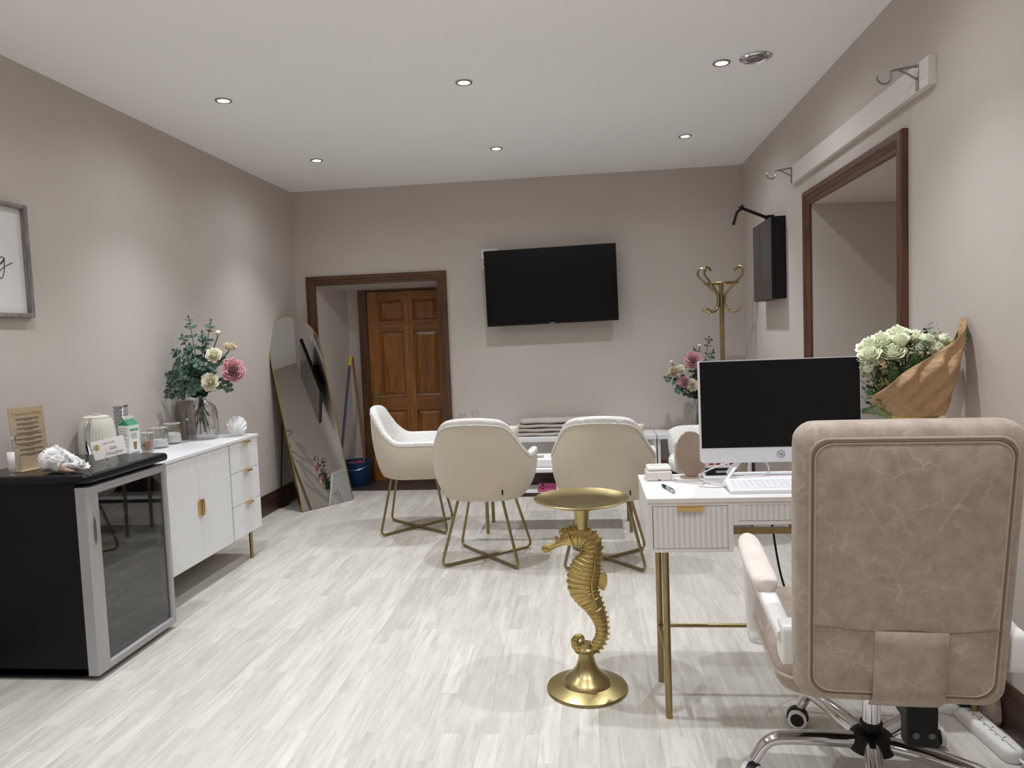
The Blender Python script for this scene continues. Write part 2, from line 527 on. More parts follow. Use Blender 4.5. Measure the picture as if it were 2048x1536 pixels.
b.obj('wall_right', m_wall, smooth=False, kind='structure')
# dark threshold in the doorway
M().box(-2.345, -1.262, YB-.012, 6.69, 0, .004).obj('trim_4', m_slate, smooth=False, kind='structure')


def architrave(name, a, c, top, width, fn, ms, mh, parts=None):
    """mitred moulding around an opening a..c; fn(along, z, out) -> point"""
    prof = [(0, 0), (0, .012), (.006, .016), (.022, .016), (.028, .022), (width*.55, .024), (width*.62, .031), (width-.008, .031), (width, .024), (width, 0)]
    corners = [lambda d, h: fn(a-d, 0, h), lambda d, h: fn(a-d, top+d, h), lambda d, h: fn(c+d, top+d, h), lambda d, h: fn(c+d, 0, h)]
    root = None
    for i, (p, q) in enumerate(((0, 1), (1, 2), (2, 3))):
        mm = M().rings([[corners[p](d, h) for d, h in prof], [corners[q](d, h) for d, h in prof]])
        o = mm.obj(name if i == 0 else ('head' if i == 1 else 'jamb'), ms if i != 1 else mh, root, angle=25)
        if i == 0:
            root = o; o['kind'] = 'structure'
    return root


architrave('trim_1', -2.342, -1.265, 1.813, .082, lambda u, z, h: Vector((u, YB-h, z)), m_arch, m_arch_x)
architrave('trim_2', 3.19, 4.372, 1.995, .082, lambda u, z, h: Vector((X1-h, u, z)), m_archR, m_archRy)


def baseboard(name, poly_fn, a, c, m):
    prof = [(0, 0), (.018, 0), (.018, .115), (.012, .125), (.012, .135), (.006, .152), (0, .155)]
    return M().rings([[poly_fn(a, h, z) for h, z in prof], [poly_fn(c, h, z) for h, z in prof]]).obj(name, m, kind='structure', angle=20)


baseboard('baseboard_left', lambda u, h, z: Vector((X0+h, u, z)), YF, YB, m_base)
baseboard('baseboard_right', lambda u, h, z: Vector((X1-h, u, z)), YF, 3.108, m_base)
baseboard('baseboard_right_far', lambda u, h, z: Vector((X1-h, u, z)), 4.454, YB, m_base)
baseboard('baseboard_back', lambda u, h, z: Vector((u, YB-h, z)), -1.183, X1, m_basex)
baseboard('baseboard_back_left', lambda u, h, z: Vector((u, YB-h, z)), X0, -2.424, m_basex)

# pine six panel door with its own frame
DX0, DX1, DY = -2.03, -1.262, 6.645
b = M()
b.box(-2.105, DX0, DY-.03, 6.69, 0, 1.785)
b.box(-2.105, DX1+.04, DY-.03, 6.69, 1.776, 1.79)
door_frame_ = b
leaf = M()
st = .105
zr = [(0, .17), (.665, .80), (1.40, 1.50), (1.70, 1.772)]
leaf.box(DX0, DX0+st, DY, DY+.04, 0, 1.772)
leaf.box(DX1-st, DX1, DY, DY+.04, 0, 1.772)
mid = (DX0+DX1)/2
leaf.box(mid-.05, mid+.05, DY, DY+.04, 0, 1.772)
door = leaf.obj('door_1', m_pine, smooth=False, bevel=.003, kind='structure')
rl = M()
for z0, z1 in zr:
    rl.box(DX0+st-.002, mid-.048, DY+.0005, DY+.04, z0, z1)
    rl.box(mid+.048, DX1-st+.002, DY+.0005, DY+.04, z0, z1)
rl.obj('rails', m_pine_x, door, smooth=False, bevel=.003)
for xa, xb in ((DX0+st, mid-.05), (mid+.05, DX1-st)):
    for z0, z1 in ((.17, .665), (.80, 1.40), (1.50, 1.70)):
        pm = M()
        i1, i2 = .008, .04
        def rg(i, y): return [Vector((xa+i, y, z0+i)), Vector((xb-i, y, z0+i)), Vector((xb-i, y, z1-i)), Vector((xa+i, y, z1-i))]
        pm.rings([rg(0, DY+.038), rg(0, DY+.018), rg(i1, DY+.022), rg(i2, DY+.010)])
        pm.obj('door_panel', m_pine, door, smooth=False)
door_frame_.obj('door_frame', m_arch, door, smooth=False, bevel=.004)
h = M()
h.box(DX0+.035, DX0+.07, DY-.006, DY, .70, .86)
h.tube(fillet([(DX0+.052, DY, .80), (DX0+.052, DY-.045, .80), (DX0+.15, DY-.045, .795)], .012), .007)
h.obj('door_handle', m_brass_s, door, label='small brass lever door handle')

# ------------------------------------------------------------------ ceiling fittings
def downlight(x, y, label, vis=True):
    t = T('ceiling_downlight', label, 'ceiling light', (x, y, HT), 0, 'recessed ceiling downlights')
    M().lathe([(.030, -.0005), (.043, -.001), (.044, -.004), (.041, -.007), (.033, -.0075), (.030, -.002)], 28, cap=False).obj('bezel', m_nickel, t)
    M().lathe([(.0005, -.0015), (.030, -.0015), (.030, -.004), (.0005, -.0045)], 24).obj('lens', m_lamp, t)
    for a in ((LAMP_W, 165, 1), (CORE_W, 92, 1)):
        s = spot_light(x, y, *a)
        s.parent = t; s.location = (0, 0, -.014)
    return t


DL = {(0, 0): 'recessed downlight nearest the back left corner, far left of the far row', (1, 0): 'recessed downlight in the middle of the row nearest the back wall',
      (2, 0): 'recessed downlight at the right end of the row nearest the back wall', (0, 1): 'recessed downlight at the left end of the nearer row in view',
      (1, 1): 'recessed downlight in the middle of the nearer row in view', (2, 1): 'recessed downlight right beside the round chrome ceiling vent'}
for j, y in enumerate(LAMP_Y):
    for i, x in enumerate(LAMP_X):
        downlight(x, y, DL.get((i, j), 'recessed downlight in the ceiling behind or above the viewpoint'))
t = T('ceiling_vent', 'round chrome air vent in the white ceiling at upper right', 'vent', (.868, 3.79, HT))
M().lathe([(.050, 0), (.076, -.001), (.078, -.006), (.068, -.012), (.056, -.008), (.050, 0)], 32, cap=False).obj('outer_ring', m_chrome, t)
M().lathe([(.0005, -.014), (.040, -.013), (.046, -.009), (.040, -.004), (.0005, -.004)], 32).obj('centre_disc', m_nickel, t)
M().lathe([(.0005, -.020), (.006, -.018), (.006, -.012), (.0005, -.012)], 12).obj('screw', m_chrome, t)

# ------------------------------------------------------------------ curtain board with two brackets
t = T('curtain_pole_board', 'long white board fixed high above the redwood trimmed opening', 'wall board', (X1, 3.8, 2.17))
M().box(-.030, 0, -.93, .90, 0, .105).obj('board', mat('board_paint', (.66, .62, .58), .5), t, smooth=False, bevel=.002)


def pole_bracket(y, label):
    t = T('curtain_pole_bracket', label, 'bracket', (X1-.030, y, 2.225), 0, 'curtain pole brackets')
    q = M(); q.box(-.004, 0, -.011, .011, -.05, .045); q.obj('wall_plate', m_nickel, t, bevel=.001)
    q = M()
    q.tube([(0, 0, .040), (-.085, 0, .030)], .005, 8)
    q.tube([(0, 0, -.012), (-.035, 0, .012), (-.075, 0, .030)], .0045, 8)
    q.obj('arm', m_nickel, t)
    q = M()
    arc = [(-.120-.026*cos(a), 0, .008-.026*sin(a)) for a in [rad(d) for d in range(-25, 175, 14)]]
    q.tube([(-.085, 0, .030), (-.098, 0, .028)]+arc[::-1], .0045, 8)
    q.obj('hook', m_nickel, t)
    return t


pole_bracket(2.955, 'curtain pole bracket with empty hook, the near one by the corner')
pole_bracket(4.655, 'small curtain pole bracket with empty hook at the far end of the board')

# ------------------------------------------------------------------ wall television
t = T('wall_television', 'wide black flat television hung on the back wall, slightly tilted', 'television', (-.285, YB, 1.72))
mt = Matrix.Rotation(rad(-.75), 4, 'Y')
q = M(); q.box(-.547, .547, -.128, -.095, -.315, .315); q.xform(mt); tv = q.obj('casing', m_plastic, t, bevel=.004)
q = M(); q.box(-.540, .540, -.1295, -.1275, -.300, .309); q.xform(mt); q.obj('screen', m_screen, t, smooth=False)
q = M(); q.box(-.02, .02, -.1290, -.1276, -.311, -.306); q.xform(mt); q.obj('maker_mark', m_silver, t, smooth=False)
q = M(); q.box(-.30, .30, -.096, -.06, -.2, .16); q.box(-.2, .2, -.06, 0, -.12, .12); q.obj('wall_bracket', m_plastic, t, bevel=.004)
for z, lb in ((2.018, 'white double wall socket behind the top left of the television'), (1.930, 'white wall socket directly below another beside the television')):
    t = T('wall_socket', lb, 'socket', (-.80, YB, z), 0, 'sockets by the television')
    M().box(-.073, .073, -.010, 0, -.041, .041).obj('plate', m_wplastic, t, bevel=.003)
    for x in (-.052, .02): M().box(x-.003, x+.003, -.0108, -.0098, -.004, .01).obj('pin_hole', m_plastic, t, smooth=False)

# ------------------------------------------------------------------ black cabinet + bent lamp arm on right wall
t = T('wall_cabinet', 'shallow black box mounted on the right wall near the corner', 'wall cabinet', (X1, 5.17, 1.755))
M().box(-.088, 0, -.26, .26, -.265, .265).obj('body', m_plastic, t, smooth=False, bevel=.003)
M().box(-.093, -.0885, -.255, .0, -.262, .262).obj('front_panel', m_box, t, smooth=False, bevel=.001)
M().box(-.093, -.0885, .003, .255, -.262, .262).obj('front_panel', m_box, t, smooth=False, bevel=.001)
t = T('jointed_bracket', 'black jointed metal arm sticking out above the black wall box', 'bracket arm', (X1, 5.22, 2.04))
q = M(); q.box(-.05, 0, -.03, .03, -.02, .03); q.obj('mount', m_plastic, t, bevel=.003)
q = M(); q.tube([(-.03, 0, .01), (-.21, .0, .09)], .011, 8); q.obj('bar', m_plastic, t)
q = M(); q.sphere((-.215, 0, .095), .02, seg=10, rg=8); q.tube(fillet([(-.20, -.01, .09), (-.245, -.01, .075), (-.275, -.01, -.02)], .03), .007, 8); q.tube(fillet([(-.20, .02, .09), (-.235, .02, .07), (-.262, .02, -.02)], .03), .006, 8); q.obj('claw', m_plastic, t)

# ------------------------------------------------------------------ left wall picture
t = T('framed_print', 'grey wooden framed print with black script on the left wall', 'picture', (X0, 2.75, 1.732))
fy, fz, fw = .355, .255, .022
q = M()
prof = [(0, 0), (.004, .030), (fw-.004, .030), (fw, .024), (fw, 0)]
cs = [lambda d, h: Vector((h, -fy+d, -fz+d)), lambda d, h: Vector((h, fy-d, -fz+d)), lambda d, h: Vector((h, fy-d, fz-d)), lambda d, h: Vector((h, -fy+d, fz-d))]
q.loop([[c(d, h) for d, h in prof] for c in cs])
q.obj('frame', m_frame, t, angle=25)
M().box(.002, .006, -fy+.015, fy-.015, -fz+.015, fz-.015).obj('mount_board', m_mat, t, smooth=False)
# handwriting: the tail of a script word ending in g
gx = lambda u, v: Vector((.0075, .235+u, -.035+v))
q = M()
path = [(-.20, .0), (-.17, .028), (-.155, .0), (-.14, .03), (-.12, -.002), (-.10, .03), (-.085, .004), (-.07, .004), (-.045, .006), (-.028, .014), (-.012, .030), (-.026, .036), (-.038, .022), (-.030, .010), (-.014, .022), (-.010, .034), (-.012, .006), (-.018, -.024), (-.030, -.040), (-.040, -.030), (-.034, -.014), (-.012, .002), (.012, .014), (.026, .020)]
q.tube(smooth_path([gx(u*1.25, v*1.25) for u, v in path], 5), .0016, 6)
q.obj('handwriting', m_ink, t)

# ------------------------------------------------------------------ sideboard with fluted fronts
SX, SY0, SY1, SZ0, SZ1 = -2.10, 3.255, 4.405, .165, .755
t = T('sideboard', 'white sideboard with fluted doors and three drawers along the left wall', 'sideboard', (-2.31, 3.865, 0))
dx = -2.31; dy = 3.865
L_ = lambda x, y, z: Vector((x-dx, y-dy, z))
q = M()
for x0, x1, y0, y1, z0, z1 in ((-2.515, SX-.0185, SY0, SY0+.018, SZ0, SZ1-.0145), (-2.515, SX-.0185, SY1-.018, SY1, SZ0, SZ1-.0145), (-2.515, SX-.0185, SY0+.0182, SY1-.0182, SZ0, SZ0+.018), (-2.515, -2.50, SY0+.0182, SY1-.0182, SZ0+.0182, SZ1-.015)):
    q.box(x0-dx, x1-dx, y0-dy, y1-dy, z0, z1)
q.obj('carcass', m_white, t, smooth=False, bevel=.001)
M().box(-2.518-dx, SX+.004-dx, SY0-.004-dy, SY1+.004-dy, SZ1-.014, SZ1+.004).obj('top', m_white, t, smooth=False, bevel=.0015)


def fluted(name, y0, y1, z0, z1, n, flat=None, xf=SX, m=m_white, depth=.004, parent=t, o=(dx, dy), axis='y', pitch=None):
    """panel with scalloped vertical flutes on its face"""
    rows = []
    seg = 6
    prof = []
    wd = (y1-y0)
    for i in range(n):
        for k in range(seg):
            u = (i+k/seg)/n
            prof.append((y0+u*wd, depth*abs(sin(pi*k/seg))))
    prof.append((y1, 0))
    if axis == 'y':
        fn = lambda u, d, z: Vector((xf-.004+d-o[0], u-o[1], z))
        bk = lambda u, z: Vector((xf-.018-o[0], u-o[1], z))
    else:
        fn = lambda u, d, z: Vector((u-o[0], xf+.004-d-o[1], z))
        bk = lambda u, z: Vector((u-o[0], xf+.018-o[1], z))
    mm = M()
    mm.rings([[bk(y0, z0)]+[fn(u, d, z0) for u, d in prof]+[bk(y1, z0)], [bk(y0, z1)]+[fn(u, d, z1) for u, d in prof]+[bk(y1, z1)]])
    return mm.obj(name, m, parent, angle=50)


for a, c in ((SY0+.004, 3.683), (3.686, 4.026)):
    d_ = fluted('door', a, c, SZ0+.004, SZ1-.018, 28)
    yh = 3.683 if a < 3.5 else 3.686
    s = -1 if a < 3.5 else 1
    q = M()
    poly = [(0, -.045), (s*.020, -.045), (s*.026, -.030), (s*.026, .030), (s*.020, .045), (0, .045)]
    if s < 0:
        q.rings([[L_(SX+.001, yh+u, .455+v) for u, v in poly], [L_(SX+.010, yh+u, .455+v) for u, v in poly]])
    else:
        q.rings([[L_(SX+.001, yh+u, .455+v) for u, v in poly], [L_(SX+.012, yh+u, .455+v) for u, v in poly]])
    q.obj('handle', m_pull, d_, bevel=.001, label='gold D-shaped door pull')
dz = [(.565, SZ1-.018), (.367, .562), (SZ0+.004, .364)]
for z0, z1 in dz:
    ya, yb_ = 4.047, SY1-.004
    d_ = fluted('drawer', ya, 4.17, z0, z1, 9)
    M().box(SX-.018-dx, SX-.002-dx, 4.17-dy, 4.28-dy, z0, z1).obj('plain_centre', m_white, d_, smooth=False)
    fluted('flutes', 4.28, yb_, z0, z1, 9, parent=d_)
    q = M()
    q.box(SX-.012-dx, SX+.024-dx, 4.195-dy, 4.262-dy, z1-.001, z1+.0015)
    q.box(SX+.0225-dx, SX+.024-dx, 4.195-dy, 4.262-dy, z1-.010, z1)
    q.obj('handle', m_pull, d_, smooth=False, bevel=.0008, label='gold lip pull')
for x in (-2.118, -2.47):
    for y in (3.36, 4.27):
        M().cyl((x-dx, y-dy, 0), (x-dx, y-dy, SZ0+.002), .011, 12).obj('leg', m_gold_dark, t)

# ------------------------------------------------------------------ wine fridge
FX, FY0, FY1, FZ = -1.972, 2.640, 3.188, .832
t = T('wine_fridge', 'black wine fridge with silver framed tinted glass door, left foreground', 'fridge', (-2.24, 2.914, 0))
dx, dy = -2.24, 2.914
q = M()
for a in ((-2.475, FX-.052, FY0+.006, FY0+.036, .018, .80), (-2.475, FX-.052, FY1-.036, FY1-.006, .018, .80), (-2.475, -2.445, FY0+.006, FY1-.006, .018, .80), (-2.475, FX-.052, FY0+.006, FY1-.006, .018, .05)):
    q.box(a[0]-dx, a[1]-dx, a[2]-dy, a[3]-dy, a[4], a[5])
q.obj('cabinet_body', m_black_side, t, smooth=False, bevel=.003)
q = M()
rr = rrect(.545, .572, .035, 5, (-2.48+FX-.005)/2-dx+.0, (FY0+FY1)/2-dy)
def sc2(poly, s):
    cx = sum(p[0] for p in poly)/len(poly); cy = sum(p[1] for p in poly)/len(poly)
    return [(cx+(x-cx)*(1-s), cy+(y-cy)*(1-s)) for x, y in poly]
q.rings([[Vector((x, y, z)) for x, y in sc2(rr, s)] for s, z in ((.05, .797), (.012, .800), (0, .808), (0, .820), (.008, .828), (.03, FZ), (.10, FZ+.0005))])
q.obj('worktop_lid', m_black, t, angle=60)
q = M(); q.box(-2.44-dx, FX-.10-dx, FY0+.04-dy, FY1-.04-dy, .0, .018)
q.obj('plinth', m_plastic, t, smooth=False)
# door: silver frame loop
prof = [(0, -.050), (0, -.006), (.006, 0), (.030, 0), (.036, -.008), (.036, -.050)]
def dfr(y, z): return lambda d, h: Vector((FX+h-dx, y(d)-dy, z(d)))
wd_l = .040
q = M()
ya, yb_, za, zb = FY0, FY1, .022, .782
def prof_at(k):
    return prof
cs = []
cs = [lambda d, h: Vector((FX+h-dx, ya+d*2.1-dy, za+d)), lambda d, h: Vector((FX+h-dx, yb_-d*.8-dy, za+d)), lambda d, h: Vector((FX+h-dx, yb_-d*.8-dy, zb-d)), lambda d, h: Vector((FX+h-dx, ya+d*2.1-dy, zb-d))]
q.loop([[c(d, h) for d, h in prof] for c in cs])
door_ = q.obj('door', m_silver, t, angle=50)
M().box(FX-.016-dx, FX-.012-dx, ya+.072-dy, yb_-.027-dy, za+.034, zb-.034).obj('glass_pane', m_door_glass, door_, smooth=False)
q = M()
q.rings([[Vector((FX+h-dx, FY0+.030+.009*s*cos(a)-dy, .605+.055*s*sin(a))) for a in [2*pi*k/20 for k in range(20)]] for s, h in ((1.25, .0005), (1.25, .0025), (1, .0025), (.95, -.001), (.9, .001))])
q.obj('handle_recess', m_silver, door_)
q = M()
q.rings([[Vector((FX+h-dx, FY0+.030+.0085*cos(a)-dy, .605+.052*sin(a))) for a in [2*pi*k/20 for k in range(20)]] for h in (.001, .0032)])
q.obj('grip', m_silver_d, door_)
for k in range(5):
    z = .15+k*.125
    q = M()
    for y in [FY0+.05+i*.045 for i in range(11)]:
        q.tube([(-2.43-dx, y-dy, z), (FX-.07-dx, y-dy, z)], .002, 6)
    q.tube([(FX-.07-dx, FY0+.04-dy, z), (FX-.07-dx, FY1-.04-dy, z)], .0035, 6)
    q.obj('shelf', m_nickel, t)
bt = [(3.10, .515, 0), (3.11, .315, 1), (3.13, .265, 2), (2.90, .315, 2), (3.02, .265, 0), (2.96, .19, 1), (3.06, .19, 0), (2.84, .39, 2)]
lbl = 'foil-capped wine bottle lying on a shelf inside the glass-door fridge'
first = None
for i, (y, z, k) in enumerate(bt):
    mfo = (m_cork, m_cork, m_foil_r)[k]
    zz = .15+round((z-.15)/.125)*.125+.044
    zz = max(.194, zz)
    tb = T('wine_bottle', lbl, 'wine bottle', (-2.40, y, zz+.0), 0, 'bottles inside the wine fridge')
    rot = Matrix.Rotation(pi/2, 4, 'Y')
    M().lathe([(.001, 0), (.036, .0), (.038, .01), (.038, .17), (.030, .20), (.015, .225), (.0135, .27), (.001, .27)], 18, mtx=rot).obj('bottle_body', m_bottle, tb)
    M().lathe([(.0145, .232), (.0150, .295), (.013, .300), (.0005, .3005)], 14, mtx=rot).obj('foil_cap', mfo, tb)

# ------------------------------------------------------------------ arched mirror with black easel stay
BLc = Vector((-2.2589, 5.4266, 0)); dd = Vector((.53113, .84729, 0)); nn = Vector((.84729, -.53113, 0)); wM = .5105; LM = 1.60; an = .25
upv = Vector((0, 0, 1))*cos(an)-nn*sin(an)
outn = nn*cos(an)+Vector((0, 0, 1))*sin(an)
base = BLc+dd*wM/2
t = T('arched_mirror', 'tall arched floor mirror with thin gold rim leaning in the back left corner', 'mirror', base)
def mp_(u, v, w_): return dd*u+upv*(v+.003)+outn*w_
out = [(-wM/2, 0), (wM/2, 0)]+[(wM/2*cos(a), LM-wM/2+wM/2*sin(a)) for a in [pi*k/32 for k in range(33)]]
def inset(pts, s):
    return [(x*(1-s/(wM/2)), s+(y-s)*(1-1.0*s/LM*1.0) if y < LM-wM/2 else (LM-wM/2)+(y-(LM-wM/2))*(1-s/(wM/2))) for x, y in pts]
i1 = inset(out, .006)
M().rings([[mp_(x, y, -.020) for x, y in out], [mp_(x, y, -.004) for x, y in out]]).obj('backing', m_plastic, t, angle=30)
M().loop([[mp_(x, y, -.022) for x, y in out], [mp_(x, y, .004) for x, y in out], [mp_(x, y, .004) for x, y in i1], [mp_(x, y, -.022) for x, y in i1]]).obj('gold_rim', m_gold, t, angle=50)
q = M(); q.b.faces.new([q.b.verts.new(mp_(x, y, .0)) for x, y in inset(out, .005)]); q.obj('mirror_glass', m_mirror, t, smooth=False)
# easel stay
q = M()
hp = mp_(-.19, .95, -.03); fp = Vector((-2.500, 5.585, .008))-base
hp2 = mp_(.13, .95, -.03); fp2 = Vector((-2.485, 5.70, .008))-base
q.tube([hp, fp], .007, 8)
q.tube([hp2, fp2], .007, 8)
q.tube([fp, fp2], .007, 8)
q.obj('easel_stay', m_plastic, t)

# ------------------------------------------------------------------ broom, mop and bucket in the doorway
t = T('bucket', 'dark blue plastic bucket on the dark doorway threshold', 'bucket', (-2.130, 6.44, .004))
M().lathe([(.001, 0), (.095, 0), (.100, .006), (.128, .215), (.136, .217), (.136, .228), (.124, .228), (.097, .012), (.001, .012)], 32).obj('pail', m_blue, t)
q = M()
q.tube([(.134*cos(a), .134*sin(a)*.95-.01, .215-.055*abs(sin(a))) for a in [pi+pi*k/16 for k in range(17)]], .0035, 6)
q.obj('wire_handle', m_nickel, t)
q = M()
random.seed(5)
rows = []
for i in range(9):
    rows.append([Vector((.11*(i/4-1)*cos(.3), .10*(j/4-1), .185+.014*sin(i*1.7+j)+.012*cos(j*2.1-i))) for j in range(9)])
q.sheet([[p if (p.x**2+p.y**2) < .0125 else Vector((p.x*.86, p.y*.86, p.z-.02)) for p in r] for r in rows])
o = q.obj('cleaning_cloth', m_red, None, solid=.006, sub=1)
o.location = (-2.130, 6.44, .02)
tag(o, 'red cloth lying in the top of the blue bucket', 'cloth')


def pole_tool(name, label, cat, lo, hi, m, capm=None):
    t = T(name, label, cat, lo)
    d = Vector(hi)-Vector(lo)
    M().tube([d*.08, d], .0125, 10).obj('pole', m, t)
    if capm: M().tube([d*.93, d*1.002], .0165, 10).obj('grip_end', capm, t)
    q = M()
    for k in range(26):
        a = 2*pi*k/26
        q.tube([d*.10, Vector((cos(a)*.026, sin(a)*.026, .05)), Vector((cos(a)*.036, sin(a)*.036, .012))], .009, 5)
    q.obj('head', m_grey_handle if capm else m_towel, t)
    return t


pole_tool('mop', 'grey-handled mop with yellow end leaning behind the arched mirror', 'mop', (-2.262, 6.265, .012), (-2.118, 6.37, 1.19), m_grey_handle, m_yellow)
t = T('broom', 'brown wooden broom handle standing in the blue bucket', 'broom', (-2.02, 6.44, .03))
t.location = (-2.10, 6.47, .04)
M().tube([(0.0, 0, 0), (.03, 0, .22), (-.03, -.01, 1.14)], .0115, 10).obj('handle', m_brown_handle, t)
M().box(-.03, .03, -.02, .02, -.02, .04).obj('socket', m_blue, t, bevel=.006)

# ------------------------------------------------------------------ boucle tub chairs
def tub_chair(label, loc, rz):
    t = T('tub_chair', label, 'chair', loc, rz, 'cream boucle tub chairs')
    # rim control points, right half from arm front round to the back centre (chair faces +Y)
    half = [(.262, .255, .605), (.284, .20, .628), (.292, .08, .634), (.292, -.04, .634), (.286, -.10, .645), (.260, -.165, .700), (.232, -.205, .758), (.202, -.238, .812), (.160, -.262, .842), (.09, -.280, .854), (0, -.286, .858)]
    rim = [Vector(p) for p in half]+[Vector((-x, y, z)) for x, y, z in half[-2::-1]]
    rim = smooth_path(rim, 3)
    rows_o = []; n = len(rim)
    shell_rings = []
    for i, p in enumerate(rim):
        bt_ = Vector((p.x*.74, max(-.205, p.y*.78+.01), .368))
        if p.y > 0: bt_.y = p.y*.88
        a = rim[max(0, i-1)]; c = rim[min(n-1, i+1)]
        tg = (c-a); tg.z = 0; tg.normalize()
        nrm = Vector((-tg.y, tg.x, 0))           # outward or inward
        if nrm.dot(Vector((p.x, p.y+.05, 0))) < 0: nrm = -nrm
        th = .052
        H = p.z-.368
        ring = []
        for s in (0, .10, .32, .60, .84, .945):
            b_ = bt_.lerp(p, s)
            bulge = .034*sin(pi*min(1, s*1.0)**.8)
            ring.append(b_+nrm*bulge)
        ring.append(p+nrm*.006+Vector((0, 0, .001)))
        ring.append(p+Vector((0, 0, .012))-nrm*.012)
        ring.append(p+Vector((0, 0, .010))-nrm*.036)
        ring.append(p-nrm*th+Vector((0, 0, -.02)))
        for s in (.8, .5, .25, .05):
            b_ = bt_.lerp(p, s)
            ring.append(b_-nrm*(th+.012))
        shell_rings.append(ring)
    # outer skin (woven) and inner skin (boucle)
    no = 6
    q = M(); q.sheet([r[:no] for r in shell_rings])
    bc = [r[0] for r in shell_rings]
    q.b.faces.new([q.b.verts.new(p) for p in bc])
    q.obj('outer_shell', m_boucle_out, t, merge=.0005, sub=1, angle=60)
    q = M(); q.sheet([r[no-1:] for r in shell_rings])
    for r in (shell_rings[0], shell_rings[-1]):
        # rounded front end of the arm
        c_ = sum((v for v in r), Vector())/len(r)
        vs = [q.b.verts.new(v) for v in r]
        vs2 = [q.b.verts.new(c_+(v-c_)*.75+Vector((0, .014, 0))) for v in r]
        m_ = len(r)
        for k in range(m_-1): q.b.faces.new((vs[k], vs[k+1], vs2[k+1], vs2[k]))
        q.b.faces.new(vs2)
    q.obj('inner_lining', m_boucle, t, merge=.0005, sub=1, angle=70)
    # piping along the rim
    q = M(); q.tube([r[no-1]+Vector((0, 0, .0)) for r in shell_rings], .0042, 6)
    q.obj('piping', m_boucle, t)
    # seat
    seat = [(.215, .262), (.222, 0), (.20, -.16), (.12, -.215), (-.12, -.215), (-.20, -.16), (-.222, 0), (-.215, .262), (0, .285)]
    q = M(); q.rings([[Vector((x*s, y*s, z)) for x, y in seat] for s, z in ((.9, .376), (.98, .39), (1, .42), (.99, .455), (.93, .472), (.7, .480), (.2, .482))])
    q.obj('seat_cushion', m_boucle, t, sub=2, angle=80)
    q = M(); q.box(-.004, .004, -.004, .004, -.013, .013); q.xform(Matrix.Translation((.150, -.236, .445)) @ Matrix.Rotation(rad(12), 4, 'X')); q.obj('fabric_tag', m_plastic, t, smooth=False)
    # gold crossed loop legs
    fx_, fy_, tx, ty = .225, .225, .13, .15
    for s in (1, -1):
        pts = [(-tx*s, -ty, .385), (-fx_*s, -fy_, .011), (0, 0, .011 if s > 0 else .011), (fx_*s, fy_, .011), (tx*s, ty, .385)]
        pts = [(-tx*s, -ty, .385), (-fx_*s, -fy_, .011), (fx_*s, fy_, .011), (tx*s, ty, .385)]
        P = fillet(pts, .045, 6)
        if s < 0: P = [Vector((p.x, p.y, p.z+(.0 if abs(p.x) > .06 else .0))) for p in P]
        M().tube(P, .0085, 10).obj('leg_loop', m_gold_dark, t)
    return t


tub_chair('cream tub chair seen side-on, in front of the pine door', (-1.215, 4.935, 0), rad(-84))
tub_chair('cream tub chair seen from behind, between the side-on chair and the seahorse table', (-.625, 4.235, 0), rad(-5))
tub_chair('cream tub chair seen from behind, directly behind the brass tray table', (.072, 4.17, 0), rad(-4))
tub_chair('cream tub chair facing left at the table end, half hidden by the monitor', (.792, 4.90, 0), rad(88))


def cushion(label, x, y, z, wd, ht, rz):
    t = T('scatter_cushion', label, 'cushion', (x, y, z), rz, 'cushions standing in the tub chairs')
    q = M()
    n = 12
    def surf(sg):
        rows = []
        for i in range(n+1):
            r = []
            for j in range(n+1):
                u = 2*i/n-1; v = 2*j/n-1
                e = (1-u**4)*(1-v**4)
                k = 1-.07*(1-abs(u)**2)*abs(v)**3
                k2 = 1-.07*(1-abs(v)**2)*abs(u)**3
                r.append(Vector((u*wd/2*k2, sg*.055*e**.6, v*ht/2*k)))
            rows.append(r)
        return rows
    q.sheet(surf(1)); q.sheet(surf(-1))
    q.xform(Matrix.Rotation(rad(12), 4, 'X'))
    q.obj('cover', m_cushion, t, merge=.0008, sub=1, angle=80)
    return t


cushion('cream cushion peeping over the right shoulder of the tub chair left of the tray table', -.585, 4.135, .655, .40, .33, rad(-3))
cushion('cream cushion peeping past both sides of the tub chair behind the tray table', .078, 4.075, .655, .475, .33, rad(-3))

# ------------------------------------------------------------------ low narrow table between the chairs
t = T('coffee_table', 'low narrow white table with gold legs between the tub chairs', 'table', (-.225, 4.905, 0))
M().box(-.51, .51, -.215, .215, .418, .442).obj('table_top', m_white, t, smooth=False, bevel=.002)
for x in (-.475, .475):
    for y in (-.145, .145):
        M().cyl((x, y, 0), (x, y, .42), .012, 12).obj('leg', m_gold_dark, t)
t = T('nail_lamp', 'flat white box with black keypad lying on the low narrow table', 'device', (-.27, 4.86, .443))
M().box(-.12, .17, -.12, .11, 0, .058).obj('housing', m_wplastic, t, bevel=.012, bseg=3)
q = M(); q.xform(Matrix()); q.box(-.10, -.045, -.07, .01, .0585, .0605); q.obj('keypad', m_plastic, t, smooth=False)
q = M()
for i in range(3):
    for j in range(3): q.box(-.095+i*.017, -.083+i*.017, -.064+j*.024, -.048+j*.024, .0605, .0615)
q.obj('keys', m_wplastic, t, smooth=False)

